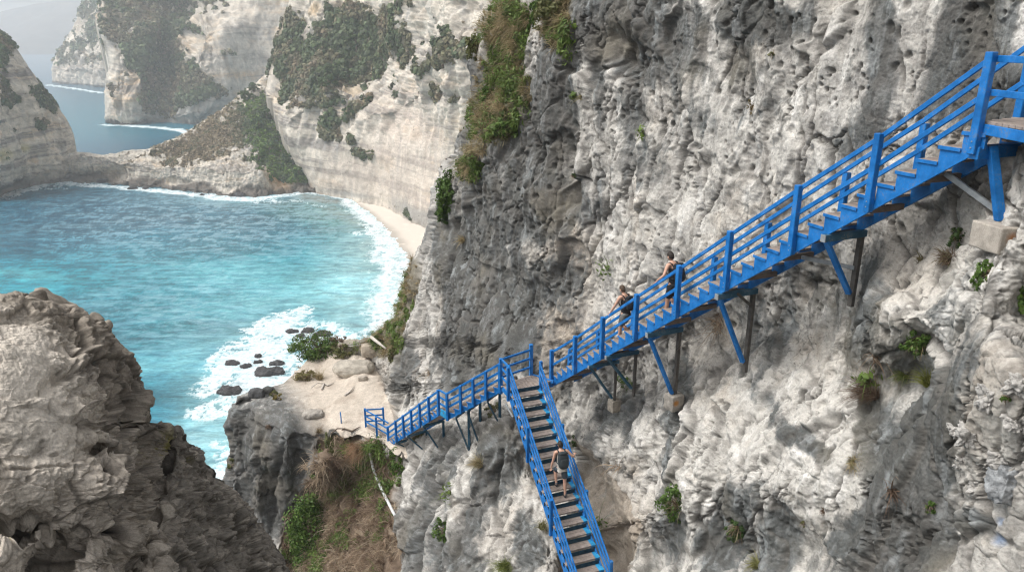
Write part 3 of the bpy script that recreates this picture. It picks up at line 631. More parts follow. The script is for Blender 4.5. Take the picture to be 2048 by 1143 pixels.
veg = blobs(PX, PY, [(480, 240, 100, 46, -25, .9), (400, 285, 60, 30, -25, .8), (330, 300, 50, 18, -15, .6), (560, 270, 60, 60, 0, .9), (560, 340, 40, 20, 30, .8), (610, 350, 24, 26, 0, .9), (250, 315, 26, 12, 0, .5), (345, 325, 24, 10, 0, .6)]) + .12 - .9 * sstep(56, 40, h) * (PX < 540) - .5 * (PX < 230)
C, m = limestone_far(P, PX, PY, .5, veg, .5, .3, .7, 200)
C = mixc(C, (.30, .245, .17), .7 * m * (1 - blobs(PX, PY, [(540, 270, 50, 60, 0, 1)])).clip(0, 1))
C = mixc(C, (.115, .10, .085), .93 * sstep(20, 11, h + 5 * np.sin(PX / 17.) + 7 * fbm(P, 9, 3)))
C = mixc(C, (.14, .12, .10), .8 * blobs(PX, PY, [(190, 353, 46, 9, 0, 1), (75, 350, 12, 6, 0, 1)]).clip(0, 1))
C = mixc(C, (.55, .34, .16), .9 * blobs(PX + 5 * fbm(P, 6, 3), PY, [(560, 350, 24, 24, 20, 1)]).clip(0, 1))
bk = P2[:1].repeat(8, 0); t = (np.arange(8)[::-1] + 1)[:, None] / 8.
bk[..., 1] += 30 * t; bk[..., 2] -= (bk[..., 2] - SEA + 2) * t ** 1.5
P3 = np.concatenate([bk, P2]); C3 = np.concatenate([C[:1].repeat(8, 0), C])
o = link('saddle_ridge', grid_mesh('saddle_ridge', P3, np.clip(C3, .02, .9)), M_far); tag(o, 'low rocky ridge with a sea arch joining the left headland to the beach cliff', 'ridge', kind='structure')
SCRUB.append((P2, outward(P2), m * (h > 20), .85, 'saddle', PX, PY))
saddle_P, sad_PX, sad_PY = P2, PX, PY
SCRUB_near_idx = len(SCRUB)
# ------------------------------------------------------------------ sea, surf, beach
def zpt(px, py, z=SEA): return atZ(px, py, z)[..., :2]
SHORE = [(0, 392), (60, 377), (105, 362), (150, 368), (200, 372), (260, 376), (330, 383), (400, 390), (450, 397), (520, 398), (570, 390), (610, 385), (650, 385), (690, 396), (720, 415), (745, 438), (768, 462), (783, 482), (795, 500), (803, 530), (806, 570), (800, 610), (790, 645), (770, 680), (740, 700), (690, 735), (640, 770), (590, 800), (540, 850), (490, 910), (450, 950), (430, 1000)]
sh = np.array([zpt(*p) for p in SHORE])
F_SH = [zpt(*p) for p in [(97, 170), (140, 176), (205, 186)]]; F_SH2 = [zpt(*p) for p in [(207, 250), (260, 251), (300, 254), (345, 258), (385, 266)]]
nr, na = S_N(760), S_N(760)
q = np.linspace(0, 1, nr); rr = 75 / np.tan(np.radians(np.interp(q, [0, .02, .86, .97, 1], [78, 47, 7.5, 1.6, .12])))
# sight angle steps: near evenly spaced, far out to the horizon
az = np.radians(np.interp(np.linspace(0, 1, na), [0, .06, .94, 1], [-75, -37, 8, 60]))
R_, A_ = np.meshgrid(rr, az, indexing='ij')
X = R_ * np.sin(A_); Y = R_ * np.cos(A_)
P = np.stack([X, Y, np.full(X.shape, SEA)], -1)
px, py = np.moveaxis(toPix(P), -1, 0)
P2d = P * np.array([1, 1, 0])
sd_ = poly_dist(X, Y, [tuple(a) for a in sh])
n1 = fbm(P2d, (34, 34, 1), 4, .55, off=2); n2 = fbm(P2d, (9, 9, 1), 5, .6, off=6); n3 = fbm(P2d + 3 * n2[..., None], (2.6, 2.6, 1), 5, .65, off=9, ridge=True)
lace = sstep(.25, .75, 1 - np.abs(fbm(P2d + 2.5 * n2[..., None], (5.5, 5.5, 1), 5, .62, off=14)) * 3.2)
wx = px + 60 * n1 + 18 * n2; wy = py + 22 * n1 + 7 * n2
near = sstep(560, 420, R_) * (px < 1000)
deep = np.ones(P.shape) * np.array([.006, .085, .15])
turq = np.array([.018, .26, .33]); pale = np.array([.11, .42, .47]); green = np.array([.05, .22, .22]); teal = np.array([.012, .15, .215])
C = deep
C = mixc(C, teal, near * (.55 + .3 * n1))
C = mixc(C, turq, near * np.clip(blobs(wx, wy, [(360, 560, 420, 75, 0, .7), (60, 560, 140, 30, 3, .7), (620, 560, 170, 70, 0, .8), (500, 660, 260, 80, 0, .5), (720, 500, 90, 50, 25, .6), (420, 850, 60, 110, 0, .8), (330, 740, 120, 110, 0, .45)]), 0, 1))
C = mixc(C, pale, near * np.clip(blobs(wx, wy, [(520, 545, 190, 26, 0, .55), (700, 580, 110, 50, 0, .6), (600, 590, 190, 22, -6, .5), (760, 560, 50, 90, 0, .6), (430, 870, 40, 60, 0, .5), (40, 545, 90, 9, 4, .5), (600, 660, 160, 30, -8, .35)]), 0, 1))
C = mixc(C, green, near * np.clip(blobs(wx, wy, [(640, 425, 110, 22, 6, .85), (700, 470, 70, 40, 30, .5), (740, 520, 24, 30, 0, .4)]), 0, 1))
C = mixc(C, (.26, .25, .20), near * .8 * np.clip(blobs(wx, wy, [(650, 402, 60, 9, 6, 1), (745, 480, 22, 26, 30, .6), (760, 620, 40, 20, 0, .45), (710, 440, 40, 12, 20, .6)]), 0, 1))
C = mixc(C, (.02, .20, .26), sstep(560, 700, R_) * sstep(1500, 700, R_) * .5)
# foam: along the shore, over the reef, in drifting laces
foam = np.zeros(px.shape)
wd_ = np.interp(py, [350, 385, 400, 480, 600, 720, 950], [5, 5, 4.5, 8.5, 10, 9, 5]) * (1 + .9 * n1)
foam = np.maximum(foam, near * sstep(1.3, .45, sd_ / np.maximum(wd_, 2) + .7 * n2 * 1.0) * (.30 + .5 * n3 + .35 * lace))
FO = [(480, 392, 70, 12, 10, 1.1), (410, 392, 60, 8, 4, .9), (300, 375, 120, 5, 4, .7), (120, 372, 80, 7, -6, .9), (30, 388, 40, 8, -16, 1), (560, 398, 60, 5, 2, .5), (650, 388, 60, 4, 0, .8), (640, 412, 30, 4, 10, .9), (590, 402, 22, 4, 0, .5), (700, 425, 20, 3, 20, .8),
      (740, 458, 40, 10, 32, .9), (720, 466, 34, 7, 6, 1), (790, 540, 18, 60, 4, 1), (770, 640, 26, 60, 20, 1), (750, 560, 34, 26, 0, .35), (740, 610, 50, 18, 0, .35), (600, 625, 30, 14, -24, 1.1), (545, 650, 60, 20, -20, 1.2), (620, 655, 60, 18, -10, 1.0), (500, 700, 70, 34, -20, 1.2), (590, 700, 80, 30, -12, 1.15), (680, 680, 60, 24, 0, 1), (440, 735, 50, 20, -10, .7),
      (470, 760, 70, 34, -12, 1.0), (540, 750, 60, 40, 0, 1.2), (400, 780, 40, 14, -6, .6), (390, 830, 34, 18, 0, .7), (440, 820, 60, 24, 0, .7), (430, 885, 30, 16, 20, .85), (455, 920, 30, 30, 0, 1), (500, 810, 60, 30, 0, 1.0), (560, 800, 50, 30, 0, 1)]
fr = blobs(px + 16 * n1 + 22 * n2, py + 7 * n1 + 9 * n2, FO)
foam = np.maximum(foam, .80 * near * sstep(.36, 1.5, fr * (.35 + .75 * lace) + .45 * n3 * fr + .45 * n2 * fr))
lac2 = near * .22 * sstep(.70, 1.0, lace) * sstep(.1, .6, n1 - .05 + blobs(px, py, [(560, 570, 260, 60, 0, .6), (740, 500, 80, 80, 0, .5), (560, 440, 150, 40, 0, .2)]))
foam = np.maximum(foam, lac2)
ln = np.abs(np.sin((sd_ + 7 * n1 + 2.2 * n2) / 3.4)); foam = np.maximum(foam, near * .75 * sstep(.30, .05, ln + .35 * n3) * sstep(24, 7, sd_) * sstep(400, 430, py) * (px > 560) * sstep(-.2, .25, n2 + .3 * n1))
for L, w_ in ((F_SH, 7), (F_SH2, 7)):
    d = poly_dist(X, Y, [tuple(a) for a in L]); foam = np.maximum(foam, .9 * sstep(1.2, .3, d / w_ + .8 * n2))
milk = near * np.clip(sstep(3.2, .6, sd_ / 7 + .9 * n1) * sstep(430, 520, py) + blobs(px + 30 * n1, py, [(720, 560, 90, 90, 0, .7), (540, 700, 170, 100, 0, .55), (430, 840, 80, 90, 0, .6), (480, 400, 160, 14, 3, .5)]), 0, 1)
foam = np.clip(foam, 0, 1)
C = mixc(C, (.42, .64, .66), milk * .55)
C = mixc(C, (.36, .58, .61), foam * .6)
swl = fbm(P2d + 22 * n1[..., None] * np.array([1, .6, 0]), (60, 24, 1), 5, .62, off=65); C = C * (1 + near * .7 * swl)[..., None]; C = mixc(C, (.16, .44, .50), near * .5 * sstep(.12, .45, swl) * sstep(480, 540, py))
sl = fbm(P2d + 9 * n1[..., None], (26, 7, 1), 5, .68, off=55); sl2 = fbm(P2d, (7, 2.6, 1), 5, .7, off=57)
C = C * (1 + near * (.55 * sl + .75 * sl2) * (1 - foam))[..., None]  # light and dark of the wavelets painted as streaks
C = mixc(C, (.30, .43, .48), near * .62 * np.clip(blobs(wx, wy, [(420, 450, 300, 70, 0, 1), (560, 420, 120, 30, 0, .6), (300, 640, 160, 80, 0, .5), (440, 600, 160, 60, 0, .4)]), 0, 1) * sstep(-.25, .35, sl2 + sl))  # pale sky sheen on the middle bay, painted into the water colour
C = mixc(C, (.003, .06, .11), near * .8 * np.clip(blobs(wx, wy, [(60, 440, 150, 60, 0, 1), (140, 500, 60, 40, 0, .5), (120, 400, 120, 20, 0, .8)]), 0, 1) * sstep(.35, -.3, sl2 + sl))
P[..., 2] += near * (.16 * n3 * foam + .35 * foam * sstep(0, .4, n2)) + .22 * fbm(P2d, (14, 6, 1), 3, .5, off=77) * sstep(900, 300, R_)
me = grid_mesh('sea', P, np.clip(C, 0, 1)); at = me.color_attributes.new('Foam', 'FLOAT_COLOR', 'POINT')
fa = np.ones((foam.size, 4), np.float32); fa[:, :3] = foam.reshape(-1, 1); at.data.foreach_set('color', fa.ravel())
m, nt, b = new_mat('sea_water'); M_sea = m
at = N_(nt, 'ShaderNodeVertexColor', layer_name='Col'); fo = N_(nt, 'ShaderNodeVertexColor', layer_name='Foam'); co = objcoord(nt)
mp = N_(nt, 'ShaderNodeMapping'); mp.inputs['Scale'].default_value = (.55, 1.5, 1); nt.links.new(co, mp.inputs[0])
w1 = noise(nt, mp.outputs[0], .28, 8, .62); w2 = noise(nt, mp.outputs[0], 1.6, 6, .65); ff = noise(nt, co, .9, 8, .72)
sepf = N_(nt, 'ShaderNodeSeparateColor'); nt.links.new(fo.outputs[0], sepf.inputs[0]); f0 = sepf.outputs[0]
mpf = N_(nt, 'ShaderNodeMapping'); mpf.inputs['Scale'].default_value = (.30, .62, 1); mpf.inputs['Rotation'].default_value = (0, 0, -.5); nt.links.new(co, mpf.inputs[0])
fg = noise(nt, mpf.outputs[0], .8, 8, .7); fr2 = mathn(nt, 'ABSOLUTE', mathn(nt, 'SUBTRACT', fg.outputs[0], .5))
f1 = mathn(nt, 'ADD', f0, mathn(nt, 'ADD', mathn(nt, 'MULTIPLY', mathn(nt, 'SUBTRACT', ff.outputs[0], .5), 1.6), mathn(nt, 'MULTIPLY', mathn(nt, 'SUBTRACT', .09, fr2), 3.2)))
fm = mathn(nt, 'MULTIPLY', mapr(nt, f1, .42, 1.2, 0, 1), mapr(nt, f0, .03, .5, 0, 1), True)
hd_ = mathn(nt, 'ADD', w1.outputs[0], mathn(nt, 'MULTIPLY', w2.outputs[0], .35))
cv = mixrgb(nt, mapr(nt, hd_, .5, .88, 0, 1), (.55, .68, .74), (1.45, 1.32, 1.26))  # lit crests and dark troughs of the ripples put into the colour
cc = mixrgb(nt, 1.0, at.outputs[0], cv, 'MULTIPLY')
cc = mixrgb(nt, fm, cc, (.82, .86, .87)); nt.links.new(cc, b.inputs['Base Color'])
nt.links.new(mapr(nt, fm, 0, 1, .22, .8), b.inputs['Roughness']); b.inputs['IOR'].default_value = 1.33
b.inputs['Specular IOR Level'].default_value = .5
bump(nt, b, hd_, 1.0, WAVE_BUMP)
o = link('sea', me, M_sea); tag(o, 'turquoise bay with white surf over the reef and along the beach', 'sea', kind='structure')
# --- beach
BE_SEA = [(600, 381), (640, 382), (675, 388), (705, 402), (730, 420), (752, 440), (773, 462), (788, 480), (800, 498), (812, 520), (822, 560), (830, 600), (835, 640)]
BE_IN = [(602, 376), (640, 377), (690, 385), (740, 396), (790, 414), (830, 434), (860, 450), (885, 470), (900, 490), (910, 520), (915, 560), (918, 600), (920, 640)]
a = np.array([zpt(*p) for p in BE_SEA]); b2 = np.array([zpt(*p, SEA + 1.6) for p in BE_IN])
t = np.linspace(0, 1, len(a)); tt = np.linspace(0, 1, 260)
A2 = np.stack([np.interp(tt, t, a[:, i]) for i in (0, 1)], 1); B2 = np.stack([np.interp(tt, t, b2[:, i]) for i in (0, 1)], 1)
s = np.linspace(-.55, 2.6, 120)[:, None, None]
G = A2[None] + s * (B2 - A2)[None]; P = np.zeros((120, 260, 3)); P[..., :2] = G; sv = s[..., 0] + 0 * P[..., 0]
P[..., 2] = SEA + np.where(sv > 0, 1.7 * np.clip(sv, 0, 1.2), 2.2 * sv) + .10 * fbm(P, (9, 9, 9), 4) + .0
C = np.ones(P.shape) * np.array([.58, .52, .45]); C = mixc(C, (.38, .34, .29), sstep(.30, .05, sv + .10 * fbm(P, (8, 8, 8), 3))); C = mixc(C, (.64, .58, .50), sstep(.2, .5, fbm(P, (6, 6, 6), 4)))
o = link('beach', grid_mesh('beach', P, C), rock_mat('sand', 1.2, .01, .08, .95)); tag(o, 'pale crescent of sand below the tall cliff', 'beach', kind='structure')
# seabed rim under the near slope so nothing floats
# ------------------------------------------------------------------ dark pitted outcrop in the left foreground
O_SIL = [(-10, 560), (30, 566), (62, 570), (78, 590), (90, 603), (118, 607), (150, 612), (160, 622), (157, 634), (175, 638), (214, 643), (218, 655), (232, 662), (252, 690), (272, 712), (285, 728), (298, 750), (304, 780), (308, 805), (306, 830), (318, 846), (345, 848), (366, 852), (376, 862), (376, 876), (392, 884), (408, 892), (414, 906), (418, 922), (436, 936), (447, 950), (470, 970), (485, 990), (505, 1015), (530, 1040), (552, 1070), (575, 1105), (592, 1143), (640, 1260), (680, 1400)]
of = ypoly(O_SIL)
ny, nx = O_N(760), O_N(560)
y = (np.linspace(0, 1, ny)[:, None] * np.ones((1, nx))); PY = 588 + y * 720
xr = of(PY); PX = -300 + np.linspace(0, 1, nx)[None] * (xr + 300)
anc = [(-300, 560, 8.6), (0, 575, 8.8), (0, 700, 7.8), (0, 900, 6.9), (0, 1143, 6.2), (-300, 1143, 5.6), (150, 640, 9.2), (150, 800, 8.1), (150, 1000, 7.2), (150, 1143, 6.8), (250, 700, 9.8), (290, 850, 9.4), (270, 950, 8.4), (250, 1100, 7.4),
       (320, 900, 9.9), (350, 860, 10.4), (330, 1000, 9.3), (330, 1143, 8.3), (420, 930, 11.3), (430, 1050, 10.6), (450, 1143, 9.9), (520, 1060, 11.8), (590, 1143, 12.0), (680, 1300, 12), (400, 1300, 8), (0, 1300, 5.6)]
Yo = rbf(anc, PX, PY)
a = np.clip((xr - PX) / 46., 0, 1); tp = np.clip((PY - 561 - np.clip((PX - 40) * .5, 0, 100) * 0) / 40., 0, 1)
Yo = Yo + 1.1 * (1 - np.sqrt(1 - (1 - a) ** 2)) + .5 * (1 - np.sqrt(1 - (1 - tp) ** 2))
step_ = blobs(PX, PY, [(300, 1000, 26, 170, 12, 1), (280, 880, 24, 60, 0, .7), (110, 1120, 30, 60, 40, .8), (30, 1060, 60, 22, -20, .8), (205, 910, 34, 18, 0, 1.1), (250, 1110, 60, 26, -20, .7)])
Yo = Yo + .55 * step_
NO_ = 60
P = atY(PX, PY, Yo); P = back_fold(P[:, ::-1], -1, NO_, 3.2, -4.0, -1)[:, ::-1]
PX, PY, Yo, a, step_ = [pad(q_, NO_, False) for q_ in (PX, PY, Yo, a, step_)]
nt_ = 50; top = P[:1].repeat(nt_, 0); t = (np.arange(nt_)[::-1] + 1)[:, None] / nt_
top[..., 1] += 2.2 * t; top[..., 2] -= 2.2 * t ** 1.3
P = np.concatenate([top, P]); PX, PY, Yo, a, step_ = [np.concatenate([q_[:1].repeat(nt_, 0), q_]) for q_ in (PX, PY, Yo, a, step_)]
Nf = outward(P)
Q = P + .16 * np.stack([fbm(P, .6, 3, off=o_) for o_ in (1, 2, 3)], -1)
big = fbm(Q, 1.9, 5, .52, off=5); ho = -fbm(Q, (.85, .85, .6), 6, .58, off=6, ridge=True); rg = fbm(Q, .35, 5, .68, off=16)
f1, f2, fi = worley(Q, (.17, .17, .12), off=7); g1, g2, gi = worley(Q + .03 * rg[..., None], (.075, .075, .055), off=2); h1, h2, hi_ = worley(Q, (.46, .46, .38), off=4); b1, b2, bi = worley(Q + .1 * big[..., None], (1.1, 1.1, .6), off=14)
cm = .35 + .65 * sstep(-.2, .15, fbm(P, .9, 4, .6, off=23)); block = bi * sstep(.0, .28, b2 - b1)
dome = lambda f, r: np.sqrt(np.clip(1 - (f / r) ** 2, 0, 1))
j1, j2, ji = worley(Q + .05 * rg[..., None], (.27, .27, .20), off=24)
clast = dome(f1 + .12 * rg, .46) * (.15 + .85 * fi) * cm * (.35 + .65 * sstep(588, 650, PY)); cl2 = dome(g1, .5) * (.1 + gi)
hole = sstep(.44, .14, h1) * (hi_ > .55); hole2 = sstep(.36, .12, f1) * (fi < .25)
smooth_ = np.clip(blobs(PX, PY, [(40, 800, 110, 110, 20, 1), (20, 690, 70, 60, 0, .9), (100, 880, 80, 60, 20, .6), (60, 1000, 60, 60, 0, .3)]), 0, 1)
rough_ = 1 - .80 * smooth_
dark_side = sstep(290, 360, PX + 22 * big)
Qg = P + .07 * np.stack([fbm(P, .35, 4, .6, off=o_) for o_ in (51, 52, 53)], -1)
fa, fe = facets(Qg, (.75, .75, .55), 2.2); fb, fe_b = facets(Qg, (.26, .26, .20), 6.4)
D = .20 * big + .05 * ho * rough_ + .07 * rg * rough_ + soften(.26 * fa * rough_ + .11 * fb * rough_, 1) + .05 * block + rough_ * (.075 * clast + .042 * cl2 - .22 * hole - .07 * hole2) + .016 * fbm(P, .06, 4, .7, off=9)
D = D - .25 * np.exp(-(poly_dist(PX + 20 * rg, PY + 14 * rg, [(300, 830), (292, 900), (270, 960), (262, 1040), (180, 1090), (120, 1143)]) / 13) ** 2) - .16 * np.exp(-(poly_dist(PX + 20 * rg, PY + 14 * rg, [(0, 1075), (60, 1045), (110, 1075), (90, 1143)]) / 14) ** 2)
dz = .6 + .4 * np.clip(Yo / 9, .6, 1.2)
crest = np.minimum(.35 + .65 * a, .30 + .70 * sstep(590, 660, PY)); edge_in = .10 * (1 - a) * (1 - .5 * (PY < 640))
P2 = P + Nf * (D * dz * crest - edge_in)[..., None]
C = np.ones(P.shape) * np.array([.46, .405, .34])
C = mixc(C, (.54, .48, .41), sstep(.0, .35, fbm(P, 1.1, 5, .65, off=31)) * .8)
C = mixc(C, (.62, .56, .48), smooth_ * .85)
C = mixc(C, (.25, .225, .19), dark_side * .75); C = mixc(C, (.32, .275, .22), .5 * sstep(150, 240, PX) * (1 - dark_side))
C = C * (.72 + .5 * fi * cm * rough_ + .28 * (1 - rough_ * cm))[..., None]
C = mixc(C, (.55, .49, .41), .6 * (fi > .66) * sstep(.05, .2, f2 - f1) * rough_ * cm)
C = mixc(C, (.065, .055, .045), .85 * hole + .5 * hole2); C = mixc(C, (.09, .078, .065), .55 * sstep(.08, .02, f2 - f1) * rough_ * cm); C = mixc(C, (.17, .15, .12), .5 * sstep(.05, .35, -rg))
C = mixc(C, (.20, .17, .135), .65 * np.clip(blobs(PX + 20 * rg, PY + 20 * rg, [(110, 625, 110, 34, 15, 1), (200, 690, 60, 60, 30, 1), (255, 780, 36, 90, -10, .9), (60, 590, 60, 16, 0, .5), (180, 900, 60, 40, 0, .5)]), 0, 1))
C = mixc(C, (.10, .088, .072), .75 * sstep(.06, .01, fe) * rough_); C = mixc(C, (.14, .125, .10), .5 * sstep(.05, .01, fe_b) * rough_)
C = mixc(C, (.33, .30, .05), .7 * (blobs(PX, PY, [(318, 890, 14, 30, 20, 1), (372, 920, 10, 8, 0, .9), (14, 1098, 12, 8, 0, .9)]) * (fbm(P, .2, 3, off=3) > -.05)).clip(0, 1))
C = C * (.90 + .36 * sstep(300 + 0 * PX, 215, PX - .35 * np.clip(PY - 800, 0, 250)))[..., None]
P3, C3 = P2, C
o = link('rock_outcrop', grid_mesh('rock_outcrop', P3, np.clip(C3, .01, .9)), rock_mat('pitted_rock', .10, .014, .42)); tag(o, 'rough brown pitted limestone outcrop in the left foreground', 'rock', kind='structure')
out_P, out_PX, out_PY = P2, PX, PY
if HAZE > 0:
    bm = bmesh.new(); box_lo, box_hi = (-5200, -60, SEA - 12), (5200, 7600, 160)
    vs = [bm.verts.new((x, y, z)) for z in (box_lo[2], box_hi[2]) for y in (box_lo[1], box_hi[1]) for x in (box_lo[0], box_hi[0])]
    for f in ((0, 2, 3, 1), (4, 5, 7, 6), (0, 1, 5, 4), (2, 6, 7, 3), (0, 4, 6, 2), (1, 3, 7, 5)): bm.faces.new([vs[i] for i in f])
    me = bpy.data.meshes.new('haze'); bm.to_mesh(me); bm.free()
    m = bpy.data.materials.new('haze'); m.use_nodes = True; nt = m.node_tree; nt.nodes.clear()
    out = nt.nodes.new('ShaderNodeOutputMaterial'); pv = nt.nodes.new('ShaderNodeVolumePrincipled')
    pv.inputs['Color'].default_value = (.97, .985, 1, 1); pv.inputs['Density'].default_value = HAZE; pv.inputs['Anisotropy'].default_value = .0
    nt.links.new(pv.outputs[0], out.inputs['Volume'])
    m.cycles.homogeneous_volume = True
    o = link('haze', me, m); tag(o, 'thin sea haze over the whole coast', 'haze', kind='stuff')
# ------------------------------------------------------------------ painted timber: stairs, landings, brackets
def paint_mat(name, col, wear=.5):
    m, nt, b = new_mat(name); co = objcoord(nt)
    n = noise(nt, co, 3.2, 6, .65); mp = N_(nt, 'ShaderNodeMapping'); mp.inputs['Scale'].default_value = (9, 9, 9); nt.links.new(co, mp.inputs[0])
    n2 = noise(nt, co, 26, 5, .7)
    c = mixrgb(nt, mapr(nt, n.outputs[0], .35, .68, 0, 1), tuple(x * .62 for x in col), (col[0] * 1.5 + .008, col[1] * 1.22, col[2] * 1.12))
    f = mathn(nt, 'MULTIPLY', n.outputs[0], n2.outputs[0])
    c = mixrgb(nt, mapr(nt, f, .30, .36, 0, wear * .9), c, (.16, .17, .17))
    n3 = noise(nt, co, 60, 3, .7); c = mixrgb(nt, mathn(nt, 'MULTIPLY', mapr(nt, n3.outputs[0], .66, .70, 0, wear), mapr(nt, n.outputs[0], .45, .55, 0, 1), True), c, (.25, .21, .17))
    nt.links.new(c, b.inputs['Base Color']); b.inputs['Roughness'].default_value = .5; b.inputs['Specular IOR Level'].default_value = .35
    bump(nt, b, n2.outputs[0], .6, .004)
    return m
M_blue = paint_mat('blue_paint', (.003, .165, .52))
M_blue_light = paint_mat('fresh_blue_paint', (.02, .29, .58), .2)
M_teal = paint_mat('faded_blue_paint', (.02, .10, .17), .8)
M_riser_gap = plain('blue_riser_gap_shade', (.018, .05, .075), .85, .5, 7, .2)  # dark tone for the shade in the open gaps between treads
M_hole = plain('dark_end_grain', (.012, .016, .022), .9, .2, 9, .1)
M_wood = plain('weathered_planks', (.27, .225, .195), .85, .28, 9, .2, 0, .006)
M_oldwood = plain('dark_old_timber', (.085, .078, .07), .9, .3, 7, .2, 0, .006)
M_steel = plain('grey_steel', (.30, .32, .33), .5, .2, 8, .5, .3)
M_conc = plain('concrete', (.42, .37, .32), .9, .25, 3, .2, 0, .02)
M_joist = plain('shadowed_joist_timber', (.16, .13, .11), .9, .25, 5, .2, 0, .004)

def box_bm(bm, c, ax, ay, az, sx, sy, sz, bev=.006, mi=0):
    """box centred at c with unit axes ax, ay, az and full sizes"""
    ax, ay, az = [Vector(a) for a in (ax, ay, az)]; c = Vector(c)
    vs = [bm.verts.new(c + ax * (i * sx / 2) + ay * (j * sy / 2) + az * (k * sz / 2)) for k in (-1, 1) for j in (-1, 1) for i in (-1, 1)]
    fs = [bm.faces.new([vs[i] for i in f]) for f in ((0, 2, 3, 1), (4, 5, 7, 6), (0, 1, 5, 4), (2, 6, 7, 3), (0, 4, 6, 2), (1, 3, 7, 5))]
    if ax.cross(ay).dot(az) < 0:
        bmesh.ops.reverse_faces(bm, faces=fs)
    for f in fs: f.material_index = mi
    if bev > 0:
        es = set(e for f in fs for e in f.edges)
        bmesh.ops.bevel(bm, geom=list(es), offset=bev, segments=1, affect='EDGES', material=-1)
def fin(name, bm, mat, parent=None):
    me = bpy.data.meshes.new(name); bm.to_mesh(me); bm.free()
    return link(name, me, mat, parent)
def unit(a): a = np.asarray(a, float); return a / np.linalg.norm(a)
def beam(name, p0, p1, w, h, mat, parent, side=None, bev=.006, ext=0.0):
    """a squared timber from p0 to p1; w across (along side), h the other way"""
    p0, p1 = np.asarray(p0, float), np.asarray(p1, float)
    d = unit(p1 - p0); s = unit(np.cross(d, (0, 0, 1)) if side is None else side)
    s = unit(s - d * (s @ d)); u = np.cross(s, d)
    bm = bmesh.new(); box_bm(bm, (p0 + p1) / 2, d, s, u, np.linalg.norm(p1 - p0) + 2 * ext, w, h, bev)
    return fin(name, bm, mat, parent)
def post(name, base, h, w, mat, parent, face, cap=True):
    """upright post with a slightly bevelled top; face = horizontal unit vector of its broad side"""
    f = np.array([face[0], face[1], 0.]); f = unit(f); g = np.array([-f[1], f[0], 0])
    bm = bmesh.new(); box_bm(bm, np.asarray(base) + v3(0, 0, h / 2), f, g, (0, 0, 1), w, w, h, .010)
    return fin(name, bm, mat, parent)
def prism(name, pts, n, thick, mat, parent):
    """polygon pts (world, one vertical plane) pushed by thick along n"""
    bm = bmesh.new(); n = np.asarray(n, float)
    a = [bm.verts.new(p) for p in pts]; b = [bm.verts.new(np.asarray(p) + n * thick) for p in pts]
    k = len(pts)
    bm.faces.new(a); bm.faces.new(b[::-1])
    for i in range(k): bm.faces.new((a[(i + 1) % k], a[i], b[i], b[(i + 1) % k]))
    bmesh.ops.recalc_face_normals(bm, faces=bm.faces)
    return fin(name, bm, mat, parent)
def bolts(parent, pts, d, r=.014):
    for p in pts:
        bm = bmesh.new(); bmesh.ops.create_cone(bm, cap_ends=True, segments=8, radius1=r, radius2=r * .8, depth=.02)
        q = Vector(d).to_track_quat('Z', 'Y').to_matrix().to_4x4(); q.translation = Vector(p)
        bmesh.ops.transform(bm, matrix=q, verts=bm.verts); fin('bolt', bm, M_steel, parent)

